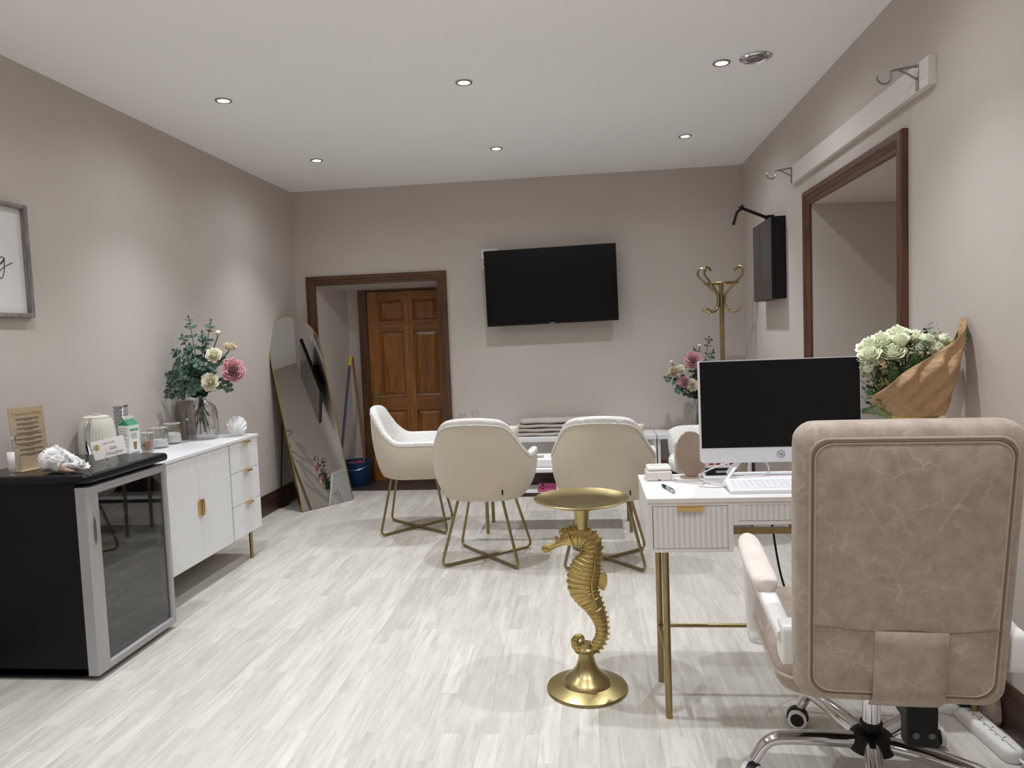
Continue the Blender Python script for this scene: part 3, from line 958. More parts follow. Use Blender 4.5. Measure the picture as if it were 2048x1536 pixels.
# ------------------------------------------------------------------ low bench unit along the back wall
def bench(label, xa, xb, div):
    xc = (xa+xb)/2
    t = T('bench_unit', label, 'bench', (xc, 6.03, 0), 0, 'white bench units along the back wall')
    a, c = xa-xc, xb-xc
    M().box(a, c, -.165, .155, .446, .484).obj('bench_top', m_white, t, smooth=False, bevel=.003)
    for x in div:
        M().box(x-.011-xc, x+.011-xc, -.150, .150, .03, .446).obj('upright', m_white, t, smooth=False, bevel=.001)
    M().box(a+.002, c-.002, .128, .138, .22, .446).obj('back_panel', m_cream, t, smooth=False)
    M().box(a, c, -.162, .150, .015, .032).obj('bottom_board', m_white, t, smooth=False)
    M().box(a, c, -.170, -.163, 0, .030).obj('edge_strip', m_base, t, smooth=False, label='dark brown edge strip')
    return t


bench('longer white bench unit with folded towels, left of the seam', -1.10, .528, (-1.087, -.275, .515))
bench('shorter white bench unit in the back right corner, right of the seam', .534, 1.27, (.547, 1.255))
t = T('wood_framed_grille', 'reddish brown framed black opening under the right end of the bench', 'grille', (.66, 5.93, .035))
M().loop([[Vector((x, y, z)) for x, z in ((-.11+i, 0+i), (.11-i, 0+i), (.11-i, .235-i), (-.11+i, .235-i))] for y, i in ((0, 0), (-.02, 0), (-.02, .03), (0, .03))]).obj('frame', m_archR, t, smooth=False)
M().box(-.085, .085, -.006, -.002, .025, .21).obj('opening', m_plastic, t, smooth=False)
t = T('cosmetics_tray', 'small bright pink tray under the bench beyond the tray table', 'tray', (-.365, 5.93, .034))
q = M(); q.box(-.075, .075, -.05, .05, 0, .012); q.box(-.075, -.068, -.05, .05, .01, .03); q.box(.068, .075, -.05, .05, .01, .045); q.box(-.07, .07, .04, .05, .01, .05); q.obj('tray', m_pink, t, bevel=.002)
t = T('nail_polish_bottle', 'tiny dark bottle standing in the pink tray', 'bottle', (-.40, 5.92, .047))
M().lathe([(.0005, 0), (.013, 0), (.014, .02), (.008, .026), (.0005, .027)], 14).obj('bottle', m_red_print, t)
M().lathe([(.007, .026), (.006, .055), (.0005, .056)], 12).obj('cap', m_plastic, t)


def towel(i, z):
    random.seed(20+i)
    t_ = M()
    h = .031
    x0, x1 = -.62+.006*(i == 3)*6, .085
    rows = []
    nx, ny = 14, 10
    ring0 = []
    secs = []
    for k in range(nx+1):
        x = x0+(x1-x0)*k/nx
        e = .012*random.random()
        sec = []
        for j in range(16):
            a = 2*pi*j/16
            yy = .115*(abs(cos(a))**.35)*(1 if cos(a) > 0 else -1)
            zz = h/2*(abs(sin(a))**.5)*(1 if sin(a) > 0 else -1)
            sec.append(Vector((x-(-.27), yy+.004*sin(3*k+i), zz+.003*sin(k*1.3+i*2+yy*20))))
        secs.append(sec)
    for e_, sec in ((0, secs[0]), (1, secs[-1])):
        c_ = sum(sec, Vector())/16
        for j in range(16): sec[j] = c_+(sec[j]-c_)*.75
    t_.rings(secs)
    o = t_.obj('folded_towel', m_towel, None, sub=1, angle=80)
    o.location = (-.27, 6.03, z+h/2)
    tag(o, ('bottom towel of the folded beige stack on the back bench', 'second towel from the bottom of the beige stack on the back bench', 'third towel from the bottom of the beige stack on the back bench', 'topmost towel of the folded beige stack on the back bench')[i], 'towel', 'folded towels on the bench')
    return o


for i in range(4): towel(i, .486+i*.034)
for x, h, lb in ((-1.065, .19, 'clear glass candle holder on the bench, the shorter left one beside the door trim'), (-.955, .245, 'clear glass candle holder with ball top, the taller right one on the bench')):
    t = T('glass_candle_holder', lb, 'candle holder', (x, 6.03, .485), 0, 'glass pieces on the bench')
    if h < .2:
        M().lathe([(.0005, 0), (.035, 0), (.030, .012), (.010, .03), (.022, .055), (.010, .08), (.020, .11), (.010, .13), (.028, .15), (.030, .19), (.026, .19), (.0005, .16)], 20).obj('stem', m_glass, t)
    else:
        M().lathe([(.0005, 0), (.040, 0), (.034, .012), (.012, .04), (.026, .08), (.012, .12), (.026, .14), (.034, .148), (.034, .153), (.012, .156)], 20).obj('stem', m_glass, t)
        M().sphere((0, 0, .19), .032, seg=18, rg=12).obj('ball_top', m_glass, t)

# ------------------------------------------------------------------ coat stand
t = T('coat_stand', 'antique gold coat stand with curled hooks in the back right corner', 'coat stand', (1.025, 5.70, 0))
M().tube([(0, 0, .02), (0, 0, 1.665)], .0175, 16).obj('pole', m_gold_dark, t)
M().lathe([(.0005, 0), (.138, 0), (.142, .008), (.134, .018), (.03, .03), (.018, .05), (.0005, .05)], 32).obj('base', m_gold_dark, t)
prof = [(.148, 1.462), (.125, 1.448), (.095, 1.436), (.062, 1.446), (.036, 1.478), (.0275, 1.525), (.035, 1.570), (.060, 1.600), (.100, 1.640), (.140, 1.682), (.168, 1.715), (.172, 1.745), (.155, 1.768), (.130, 1.768), (.105, 1.745)]
for k, a in enumerate((12, 168, -35, 215, 60, 120)):
    if k > 3: continue
    a = rad(a)
    M().tube(smooth_path([(r*cos(a), r*sin(a), z) for r, z in prof], 4), .0085, 8).obj('hook', m_gold_dark, t)
q = M(); q.tube([(.125*cos(2*pi*k/40), .125*sin(2*pi*k/40), 1.652) for k in range(40)], .0065, 8, closed=True); q.tube([(-.125, 0, 1.652), (.125, 0, 1.652)], .005, 6); q.obj('ring', m_gold_dark, t)

# ------------------------------------------------------------------ seahorse side table
SHX, SHY = -.040, 2.63
t = T('seahorse_table', 'brass side table with a seahorse stem and round tray top', 'side table', (SHX, SHY, 0))
M().lathe([(.0005, 0), (.148, 0), (.150, .005), (.147, .011), (.120, .020), (.092, .026), (.088, .034), (.080, .046), (.060, .058), (.040, .085), (.029, .118), (.026, .140), (.030, .146), (.030, .153), (.024, .158), (.022, .175), (.0005, .176)], 48).obj('base', m_brass_s, t)
M().lathe([(.0005, .697), (.115, .697), (.135, .699), (.158, .706), (.1715, .713), (.173, .716), (.1705, .717), (.155, .710), (.132, .7035), (.115, .701), (.0005, .7005)][::1], 56).obj('tray', m_brass_s, t)
M().lathe([(.0005, .600), (.022, .602), (.024, .620), (.027, .650), (.030, .685), (.034, .698), (.0005, .698)], 28).obj('collar', m_brass_s, t)
# body: sections read off the side profile
sp = [(160, 452, 22), (172, 448, 27), (200, 438, 20), (235, 422, 21), (268, 405, 27), (300, 390, 42), (335, 378, 55), (372, 374, 62), (408, 380, 64), (440, 398, 64), (460, 430, 62), (463, 470, 60), (452, 510, 67), (432, 555, 84), (415, 610, 92), (406, 660, 92), (410, 710, 86), (432, 755, 76), (462, 800, 63), (487, 845, 52), (508, 890, 44), (522, 935, 38), (528, 980, 35), (520, 1025, 34), (498, 1065, 34), (465, 1097, 33), (425, 1112, 32), (388, 1102, 30), (362, 1075, 27), (355, 1045, 23), (368, 1022, 19), (392, 1018, 15), (407, 1032, 11), (405, 1050, 7)]
def z4(x, y):
    px = 1040+x/3.2; py = 960+y/3.2
    k = 2.63/1457.85
    return Vector(((px-1176)*k*1.0+(py-1377)*k*-.034, 0, (1377-py)*k*1.035+.012))
P = [z4(a, c) for a, c, r in sp]
Rr = [r/3.2*2.63/1457.85*1.02 for a, c, r in sp]
NS = 12
Pf = smooth_path(P, NS)
Rf = []
for i in range(len(Rr)-1):
    for k in range(NS): Rf.append(Rr[i]+(Rr[i+1]-Rr[i])*k/NS)
Rf.append(Rr[-1])
q = M()
rings = []
cum = 0
N_ = len(Pf)
for i, p in enumerate(Pf):
    if i: cum += (Pf[i]-Pf[i-1]).length
    tg = (Pf[min(N_-1, i+1)]-Pf[max(0, i-1)]).normalized()
    nrm = Vector((tg.z, 0, -tg.x))
    r = Rf[i]
    ridge = 1+.13*abs(sin(cum*pi/.0165))**.6-.05 if i > 70 else 1+.03*abs(sin(cum*pi/.011))
    th = .62 if r > .03 else .8
    ring = []
    for k in range(20):
        a = 2*pi*k/20
        # flattened flanks with lengthwise ridges
        fl = 1+.06*abs(cos(2*a))
        ring.append(p+nrm*(r*cos(a)*ridge*fl)+Vector((0, r*th*sin(a)*ridge*fl, 0)))
    rings.append(ring)
q.rings(rings)
q.obj('seahorse_body', m_brass, t, angle=70)
# dorsal spines along the back (outer side)
q = M()
cum = 0; last = 0
for i in range(100, N_-100):
    cum += (Pf[i]-Pf[i-1]).length
    if cum-last < .0155: continue
    last = cum
    tg = (Pf[i+1]-Pf[i-1]).normalized()
    nrm = Vector((tg.z, 0, -tg.x))
    od = Vector((-tg.z, 0, tg.x))
    r = Rf[i]
    c0 = Pf[i]+od*r*.92
    tip = Pf[i]+od*(r+.0115)-tg*.003
    q.rings([[c0+tg*.0085+Vector((0, .004, 0)), c0-tg*.0085+Vector((0, .004, 0)), c0-tg*.0085-Vector((0, .004, 0)), c0+tg*.0085-Vector((0, .004, 0))], [tip+tg*.002+Vector((0, .0012, 0)), tip-tg*.002+Vector((0, .0012, 0)), tip-tg*.002-Vector((0, .0012, 0)), tip+tg*.002-Vector((0, .0012, 0))]])
q.obj('spines', m_brass, t, smooth=False, bevel=.001)
# forehead crest
q = M()
for a, c, r in ((272, 345, 16), (322, 325, 14), (232, 385, 10), (296, 335, 12)):
    o_ = z4(a, c); k_ = r/3.2*.0018*1.3
    q.sphere(o_, k_, sx=1, sy=.6, sz=1.3, seg=8, rg=6)
q.sphere(z4(340, 368)+Vector((0, -.021, 0)), .0085, sy=.6, seg=12, rg=8)
q.sphere(z4(158, 452), .0135, sx=.8, sy=.8, sz=1.15, seg=10, rg=8)
q.obj('crest_and_eye', m_brass, t)
# cheek line and lengthwise ridge
q = M()
rd = smooth_path([z4(a, c)+Vector((0, -d, 0)) for a, c, d in ((475, 470, .022), (482, 530, .027), (472, 600, .030), (462, 660, .031), (470, 730, .027), (490, 800, .021), (515, 870, .016), (532, 950, .013), (533, 1000, .012))], 4)
q.tube(rd, .0035, 6)
q.tube([z4(180, 445)+Vector((0, -.010, 0)), z4(330, 382)+Vector((0, -.021, 0))], .003, 6)
q.obj('raised_ridges', m_brass, t)
# back fin
fan = [(500, 628), (520, 612), (545, 602), (560, 618), (566, 650), (560, 685), (543, 722), (520, 712), (498, 700)]
q = M(); q.rings([[z4(a, c)+Vector((0, y, 0)) for a, c in fan] for y in (-.0045, .0045)])
for a in range(5):
    e_ = z4(552-4*a*(a > 2), 615+a*25)
    q.tube([z4(490, 660)+Vector((0, -.004, 0)), e_+Vector((0, -.0045, 0))], .0016, 5)
q.obj('fin', m_brass, t, bevel=.001)

# ------------------------------------------------------------------ desk with fluted drawers
t = T('desk', 'white writing desk with fluted drawers and slim gold legs, right foreground', 'desk', (.725, 2.6, 0))
dx, dy = .725, 2.6
DKF, DKB, DKZ = 2.405, 2.815, .760
M().box(.178-dx, 1.272-dx, DKF-.004-dy, DKB-dy, DKZ-.016, DKZ).obj('desk_top', m_desk, t, smooth=False, bevel=.0015)
def carc(x0, x1, z0, z1, y0=DKF, y1=DKB-.01):
    q = M()
    q.box(x0-dx, x0+.016-dx, y0-dy, y1-dy, z0, z1)
    q.box(x1-.016-dx, x1-dx, y0-dy, y1-dy, z0, z1)
    q.box(x0+.0162-dx, x1-.0162-dx, y0-dy, y1-dy, z0, z0+.012)
    q.box(x0+.0162-dx, x1-.0162-dx, y1-.012-dy, y1-dy, z0+.0122, z1-.0002)
    q.box(x0+.0162-dx, x1-.0162-dx, y0-dy, y0+.016-dy, z1-.010, z1-.0002)
    return q.obj('drawer_box', m_desk, t, smooth=False, bevel=.001)
carc(.180, .456, .578, .7435); carc(.4565, .9935, .668, .7435); carc(.994, 1.270, .578, .7435)
def ddraw(x0, x1, z0, z1, n, pull=True):
    third = (x1-x0)
    d_ = fluted('drawer', x0, x1, z0, z1, n, xf=DKF, m=m_desk, parent=t, o=(dx, dy), axis='x', depth=.005)
    if pull:
        q = M(); xc = (x0+x1)/2
        q.prism([(xc-.044-dx, z1+.001), (xc+.044-dx, z1+.001), (xc+.044-dx, z1-.006), (xc+.036-dx, z1-.014), (xc-.036-dx, z1-.014), (xc-.044-dx, z1-.006)], (DKF-.012-dy, DKF-.0105-dy), lambda u, v, w_: Vector((u, w_, v)))
        q.box(xc-.044-dx, xc+.044-dx, DKF-.012-dy, DKF+.002-dy, z1, z1+.0015)
        q.obj('handle', m_pull, d_, smooth=False, label='gold lip pull')
    return d_
ddraw(.198, .440, .592, .732, 14)
ddraw(.466, .984, .682, .733, 30, False)
ddraw(1.012, 1.254, .592, .732, 14)
q = M(); q.box(.25-dx, 1.20-dx, 2.425-dy, 2.440-dy, .632, .652); q.box(.25-dx, 1.20-dx, 2.700-dy, 2.715-dy, .632, .652)
q.obj('under_rail', m_gold_dark, t, smooth=False)
for x in (.237, 1.213):
    for y in (2.432, 2.694): M().cyl((x-dx, y-dy, 0), (x-dx, y-dy, .58), .0115, 12).obj('leg', m_gold_dark, t)
    M().cyl((x-dx, 2.432-dy, .215), (x-dx, 2.694-dy, .215), .008, 10).obj('side_stretcher', m_gold_dark, t)
M().cyl((.237-dx, 2.694-dy, .215), (1.213-dx, 2.694-dy, .215), .008, 10).obj('rear_stretcher', m_gold_dark, t)

# ------------------------------------------------------------------ all in one computer
t = T('desktop_monitor', 'white-framed all-in-one computer with black screen on the desk', 'computer', (.66, 2.66, DKZ))
mm = Matrix.Rotation(rad(-2.5), 4, 'X')
q = M(); q.rings([[mm @ Vector((x, y, z)) for x, z in rrect(.544, .360, .008, 3, 0, .255)] for y in (-.060, -.030, -.022)]); q.obj('housing', m_wgloss, t, angle=30)
q = M(); q.box(-.2695, .2695, -.0612, -.0595, .128, .432); q.xform(mm); q.obj('screen', m_screen2, t, smooth=False)
q = M()
for k in range(9): q.box(-.268, .268, -.0606, -.0595, .080+k*.0047, .0815+k*.0047)
q.xform(mm); q.obj('speaker_ribs', m_wgloss, t, smooth=False)
q = M(); q.tube([mm @ Vector((.0125*cos(a), -.0608, .103+.0125*sin(a))) for a in [2*pi*k/28 for k in range(28)]], .0010, 5, closed=True)
lg = q.obj('round_badge', m_silver_d, t)
text_obj('badge_letters', 'hp', .017, m_silver_d, lg, mm @ frame((1, 0, 0), (0, 0, 1), (0, -.0608, .104)), shear=.3, sx=.9)
q = M()
for s in (-1, 1):
    q.tube(fillet([(s*.115-.13*(s < 0)*0, -.03, .12), (s*.165, -.058, .006), (s*.115, -.085, .0065), ], .012), .0065, 10)
q2 = fillet([(-.10, .0, .115), (-.205, -.095, .0075), (-.185, -.115, .0075), (.185, -.115, .0075), (.205, -.095, .0075), (.10, .0, .115)], .018, 5)
q.b.free(); q = M(); q.tube(q2, .0065, 10)
q.tube(fillet([(-.09, -.02, .13), (-.16, .10, .0075), (.16, .10, .0075), (.09, -.02, .13)], .02, 4), .0065, 10)
q.obj('stand', m_wgloss, t)

# keyboard
t = T('keyboard', 'white slim keyboard in front of the monitor on the desk', 'keyboard', (.665, 2.515, DKZ))
q = M(); q.rings([[Vector((x, y, z+(y+.06)*.10)) for x, y in rrect(.415-i*2, .130-i*2, .012)] for z, i in ((0.0005, .002), (.004, 0), (.012, 0), (.0145, .002), (.0135, .006))]); q.obj('keyboard_body', m_wgloss, t, angle=30)
for r_i in range(5):
    wk = (.0195, .0195, .0195, .0195, .0195)[r_i]
    q = M()
    y = -.048+r_i*.0205
    n = 19
    x = -.192
    while x < .185:
        wz = .0165
        if r_i == 0 and -.10 < x < -.02: wz = .105
        q.rings([[Vector((x+wz/2+a, y+.0085+c, z+(y+.06)*.10)) for a, c in rrect(wz-i, .0165-i, .003, 2)] for z, i in ((.0125, 0), (.0165, .0015))])
        x += wz+.0030
    q.obj('key_row', m_white, t, smooth=False)

# card reader / coin box
t = T('card_printer', 'small cream box with a slot on top, at the back left of the desk', 'device', (.247, 2.725, DKZ+.0005), rad(2))
M().box(-.046, .046, -.040, .040, 0, .036).obj('lower_case', m_cream, t, bevel=.006, bseg=3)
M().box(-.042, .044, -.038, .038, .036, .052).obj('lid', m_cream, t, bevel=.008, bseg=3)
q = M(); q.box(-.03, .03, -.004, 0, .0515, .0525); q.box(-.005, .003, -.0405, -.039, .002, .006); q.obj('slot', m_plastic, t, smooth=False)
# pen
t = T('ballpoint_pen', 'black and silver ballpoint pen lying on the left part of the desk', 'pen', (.263, 2.527, DKZ+.0065), math.atan2(-.150, .036))
ry = Matrix.Rotation(pi/2, 4, 'Y')
M().lathe([(.0005, -.072), (.0012, -.070), (.0045, -.058), (.0058, -.045), (.0058, -.015)], 14, mtx=ry).obj('grip', m_plastic, t)
M().lathe([(.0050, -.015), (.0052, .050), (.0045, .056)], 14, mtx=ry).obj('barrel', m_silver, t)
M().lathe([(.0055, .030), (.0055, .046), (.003, .050), (.0028, .062), (.0005, .063)], 14, mtx=ry).obj('push_button', m_chrome, t)
q = M(); q.box(.005, .05, -.0018, .0018, .0062, .0072); q.obj('clip', m_plastic, t)
# oval vanity mirror
t = T('oval_desk_mirror', 'taupe oval standing disc on a flat foot, left of the monitor', 'vanity mirror', (.372, 2.745, DKZ), rad(2))
def oval(rx_, rz_, n=40): return [(rx_*abs(cos(2*pi*k/n))**.86*(1 if cos(2*pi*k/n) > 0 else -1), rz_*sin(2*pi*k/n)) for k in range(n)]
rx = Matrix.Rotation(rad(-6), 4, 'X')
q = M(); q.rings([[rx @ Vector((x, y, z+.088)) for x, z in oval(.055-i, .084-i)] for y, i in ((-.006, .002), (-.004, 0), (.004, 0), (.006, .002))]); q.obj('disc', m_taupe, t)
q = M(); q.rings([[Vector((x, y, z)) for x, y in rrect(.085, .055, .02)] for z in (0, .004)]); q.obj('foot', m_taupe, t)
# calendar card box
t = T('desk_calendar', 'small white printed card box with a black base behind the monitor stand', 'calendar', (.485, 2.785, DKZ))
M().box(-.055, .055, -.012, .012, .028, .115).obj('card', m_paper_w, t, smooth=False, bevel=.001)
M().box(-.055, .055, -.0125, .0125, 0, .028).obj('base_band', m_plastic, t, smooth=False)
q = M()
for i in range(4):
    for j in range(3): q.box(-.045+i*.025, -.027+i*.025, -.0128, -.0122, .040+j*.017, .048+j*.017)
q.obj('printed_logos', m_red_print, t, smooth=False)
q = M(); q.box(-.02, .02, -.0132, -.0126, .010, .018); q.obj('printed_word', m_silver, t, smooth=False)

# cables on the desk
def cable(name, label, pts, r, m, n=8):
    P = smooth_path(pts, n)
    o = M().tube([p-P[0] for p in P], r, 6).obj(name, m)
    o.location = P[0]
    return tag(o, label, 'cable')
zt = DKZ+.003
cable('charging_cable', 'white cable looping over the desk under the monitor', [(.402, 2.63, zt), (.377, 2.58, zt), (.43, 2.555, zt), (.475, 2.58, zt), (.42, 2.61, zt+.002), (.395, 2.70, zt+.012), (.47, 2.715, zt+.045), (.56, 2.72, zt+.066), (.62, 2.73, zt+.062), (.65, 2.74, zt+.03), (.635, 2.745, zt), (.56, 2.755, zt)], .0026, m_cable_w)
cable('power_cable', 'thin pale cable hanging behind the desk beneath the monitor', [(.60, 2.83, .80), (.605, 2.835, .70), (.70, 2.84, .55), (.85, 2.82, .40), (1.0, 2.80, .20), (1.10, 2.70, .02)], .003, m_cable_w)

# ------------------------------------------------------------------ flowers
def leaf(q, base, d, up, L, W, round_=False, cup=.15):
    d = Vector(d).normalized(); s = d.cross(Vector(up)).normalized(); n = s.cross(d)
    pr = [(0, 0), (.12, .62), (.38, 1), (.68, .86), (.90, .45), (1, 0)] if round_ else [(0, 0), (.2, .55), (.45, 1), (.72, .72), (1, 0)]
    L1 = [base+d*(a*L)+s*(w_*W/2)+n*(cup*W*w_-.18*L*a*a*(0 if round_ else 1)) for a, w_ in pr[1:-1]]
    L2 = [base+d*(a*L)-s*(w_*W/2)+n*(cup*W*w_-.18*L*a*a*(0 if round_ else 1)) for a, w_ in pr[1:-1]]
    C_ = [base+d*(a*L)-n*(.18*L*a*a*(0 if round_ else 1)) for a, w_ in pr]
    vC = [q.b.verts.new(v) for v in C_]; v1 = [q.b.verts.new(v) for v in L1]; v2 = [q.b.verts.new(v) for v in L2]
    n_ = len(v1)
    q.b.faces.new((vC[0], vC[1], v1[0])); q.b.faces.new((vC[0], v2[0], vC[1]))
    for i in range(n_-1):
        q.b.faces.new((vC[i+1], vC[i+2], v1[i+1], v1[i])); q.b.faces.new((vC[i+1], v2[i], v2[i+1], vC[i+2]))
    q.b.faces.new((vC[-2], vC[-1], v1[-1])); q.b.faces.new((vC[-2], v2[-1], vC[-1]))


def rot_to(d):
    return Vector((0, 0, 1)).rotation_difference(Vector(d).normalized()).to_matrix().to_4x4()


def rose_head(q, c, d, R, openness=1.0, seed=0, layers=6):
    """rosette of overlapping cupped petals, inner ones upright, outer ones opening"""
    rnd = random.Random(seed)
    mt_ = Matrix.Translation(c) @ rot_to(d)
    for l in range(layers):
        f = l/(layers-1)
        n = (3, 3, 4, 4, 5, 5, 6)[l]
        rt = R*(.10+(.90 if openness > .5 else .50)*f**.9*(.6+.4*openness))
        ht = R*(.60-.62*f**1.2*openness)
        for k in range(n):
            a0 = 2*pi*(k+.41*l)/n+rnd.uniform(-.15, .15)
            half = pi/n*1.25
            hk = ht*(1+rnd.uniform(-.08, .08)); rk = rt*(1+rnd.uniform(-.06, .06))
            rows = []
            for i in range(6):
                v = i/5
                row = []
                for j in range(7):
                    u = j/6*2-1
                    edge = 1-.16*abs(u)**2.5*v
                    rr_ = R*.06+(rk-R*.06)*(sin(v*pi/2)**.75)
                    rr_ *= (1-.05*(1-u*u)*(1 if f < .5 else 0))
                    if v > .75: rr_ += R*.10*f*openness*(v-.75)*4*(1-.4*u*u)
                    zz = -R*.55+(hk+R*.55)*v**1.05*edge
                    if v > .85 and f > .35: zz -= R*.06*openness*(1-.3*abs(u))
                    wid = half*(.45+.55*sin(pi*min(1, v*.95+.12)**.9*.62))
                    a = a0+u*wid*(1.0+.5*(1-f)*(1-v))
                    wv = v**2*R*(.035+.05*f*openness)*sin(5.3*u+k*1.7+l)
                    row.append(mt_ @ Vector(((rr_+wv)*cos(a), (rr_+wv)*sin(a), zz+.07*R*sin(6*u+k+l)*v*v)))
                rows.append(row)
            q.sheet(rows)
    # green base
    return q


def rose(label, neck, head, R, m, openness=1.0, seed=0, group=None, leaves=3, face=None, foot=None, parent=None, cat='flower'):
    neck = Vector(neck); head = Vector(head)
    foot = Vector(foot) if foot else neck-Vector((0, 0, .15))
    t = T('rose_stem', label, cat, foot, 0, group)
    o_ = foot
    midp = neck.lerp(head, .5)+Vector((0, 0, .012))
    path = smooth_path([foot-o_, neck-o_, midp-o_, head-o_-Vector((0, 0, R*.4))], 5)
    M().tube(path, .0042, 6).obj('stem', m_stem, t)
    d = Vector(face) if face else (head-neck)
    q = M(); rose_head(q, head-o_, d, R, openness, seed, 7 if openness > .5 else 5); q.obj('bloom', m, t, solid=.0006, angle=60)
    q = M()
    rnd = random.Random(seed+5)
    hb = head-o_-d.normalized()*R*.5
    for k in range(5):
        a = 2*pi*k/5
        leaf(q, hb, d.normalized()*.5+Vector((cos(a), sin(a), -.2))*.6, (0, 0, 1), R*.8, R*.3)
    for k in range(leaves):
        f = .35+.5*k/max(1, leaves)
        p = neck.lerp(head, f)-o_
        a = rnd.uniform(0, 2*pi)
        dr = Vector((cos(a), sin(a), .3))
        leaf(q, p, dr, (0, 0, 1), .060, .040, True)
        leaf(q, p+Vector((0, 0, -.012)), Vector((-dr.x, -abs(dr.y), .2)), (0, 0, 1), .056, .038, True)
    q.obj('leaves', m_leaf, t, angle=60)
    return t


def sprig(neck, tip, label, group, seed=0, Lf=.030, foot=None, bend=.0, wall=None):
    rnd = random.Random(seed)
    neck = Vector(neck); tip = Vector(tip)
    foot = Vector(foot) if foot else neck-Vector((0, 0, .18))
    t = T('eucalyptus_branch', label, 'foliage', foot, 0, group)
    midp = neck.lerp(tip, .5)+Vector((0, 0, bend))
    path = smooth_path([foot-foot, neck-foot, midp-foot, tip-foot], 8)
    M().tube(path, .0024, 5).obj('stem', m_stem, t)
    q = M()
    n = len(path)
    i0 = int(n*.36)
    for i in range(i0, n-1):
        if (i-i0) % 2 and i < n-4: continue
        p = path[i]; tg = (path[i+1]-path[i-1]).normalized()
        a = i*1.9+seed
        side = tg.cross(Vector((cos(a), sin(a), .3))).normalized()
        sz = Lf*(1.10-.50*((i-i0)/(n-i0))**2)*rnd.uniform(.85, 1.1)
        for s in (-1, 1):
            dr = side*s+tg*.35
            b_ = p+side*s*.004
            if wall is not None and (b_+foot+dr.normalized()*sz).x < wall: dr.x = abs(dr.x)
            leaf(q, b_, dr, tg*.6+Vector((.2, -.7, .3)), sz, sz*.95, True, .12)
    leaf(q, path[-1], path[-1]-path[-2], (0, -1, .2), Lf*.5, Lf*.4, True)
    q.obj('leaves', m_euc, t, angle=60)
    return t


# --- arrangement on the sideboard
VX, VY = -2.350, 4.205
t = T('glass_vase', 'clear bottle-shaped glass vase holding the flowers on the sideboard', 'vase', (VX, VY, .760))
M().lathe([(.001, .004), (.070, .003), (.086, .008), (.092, .022), (.0925, .12), (.091, .165), (.080, .200), (.058, .222), (.034, .235), (.028, .245), (.029, .262), (.032, .266), (.029, .266), (.026, .262), (.025, .245), (.031, .233), (.056, .219), (.077, .198), (.088, .165), (.0895, .12), (.089, .024), (.083, .012), (.068, .008), (.001, .009)], 40, cap=False).obj('glass_body', m_glass, t)
nk = (VX, VY, 1.025)
G1 = 'artificial flowers in the sideboard vase'
def off(p, dy_=0): return (p[0], p[1]+dy_, p[2])
rose('wide open cream rose low at the front of the sideboard vase', nk, (-2.236, 4.11, 1.110), .050, m_petal_w, 1, 1, G1, 2, (.15, -1, .15), (VX-.05, VY+.01, .79))
rose('cream rose at the middle height, above the open one in the sideboard vase', nk, (-2.215, 4.14, 1.272), .045, m_petal_w, .9, 2, G1, 4, (.3, -.8, .5), (VX-.01, VY-.01, .80))
rose('large dusty pink rose at the right of the sideboard vase', nk, (-2.112, 4.17, 1.178), .064, m_petal_p, 1.05, 3, G1, 3, (.55, -.8, .25), (VX+.04, VY, .84))
rose('blush and yellow half open rose at the upper right of the sideboard vase', nk, (-2.150, 4.22, 1.315), .042, m_petal_y, .6, 4, G1, 4, (.5, -.3, 1), (VX, VY+.02, .80))
rose('closed cream bud at the top of the sideboard vase', nk, (-2.221, 4.22, 1.398), .030, m_petal_w, .3, 5, G1, 3, (.25, -.1, 1), (VX-.02, VY+.01, .80))
rose('small cream bud tucked between the open cream and pink roses', nk, (-2.178, 4.215, 1.108), .030, m_petal_y, .5, 6, G1, 1, (.5, -.8, .1), (VX+.02, VY, .80))
tips = [(-2.400, 4.22, 1.495, .03), (-2.273, 4.24, 1.470, .02), (-2.435, 4.20, 1.385, .03), (-2.478, 4.09, 1.100, .08), (-2.470, 4.05, 1.040, .06), (-2.478, 4.16, 1.180, .07), (-2.460, 4.14, 1.300, .05), (-2.135, 4.17, 1.062, .06), (-2.345, 4.12, 1.330, .03), (-2.290, 4.10, 1.215, .03), (-2.41, 4.07, 1.22, .06), (-2.33, 4.27, 1.36, .02), (-2.44, 4.26, 1.25, .04), (-2.39, 4.05, 1.09, .07), (-2.36, 4.05, 1.16, .05), (-2.24, 4.28, 1.25, .02), (-2.31, 4.20, 1.40, .02), (-2.29, 4.07, 1.08, .06),
        (-2.44, 4.02, 1.15, .07), (-2.34, 4.08, 1.25, .03), (-2.38, 4.13, 1.30, .03), (-2.42, 4.10, 1.03, .07), (-2.21, 4.12, 1.20, .03), (-2.32, 4.04, 1.05, .06)]
for i, (x, y, z, b_) in enumerate(tips):
    a = i*2.4
    sprig((VX+.012*cos(a), VY+.012*sin(a), 1.02), (x, y, z), 'grey-green eucalyptus branch in the clear vase on the sideboard', 'eucalyptus in the sideboard vase', i, .043, (VX+.045*cos(a+2.5), VY+.045*sin(a+2.5), .79 if i < 5 else .90), b_, X0+.01)

t = T('smoked_vase', 'smoky grey glass cylinder standing between the jars and the flower vase', 'vase', (-2.466, 4.235, .760))
M().lathe([(.001, .002), (.052, .001), (.055, .006), (.055, .215), (.050, .232), (.044, .236), (.041, .232), (.051, .21), (.051, .008), (.001, .007)], 32, cap=False).obj('glass_body', m_smoke, t)
M().lathe([(.0005, .010), (.014, .010), (.014, .165), (.0005, .166)], 18, c=(.0, -.02, 0)).obj('candle', m_plaster, t)
M().box(.026, .033, -.046, -.044, .118, .128).obj('cyan_mark', m_cyan, t, smooth=False)  # small glowing cyan mark on the face of the glass

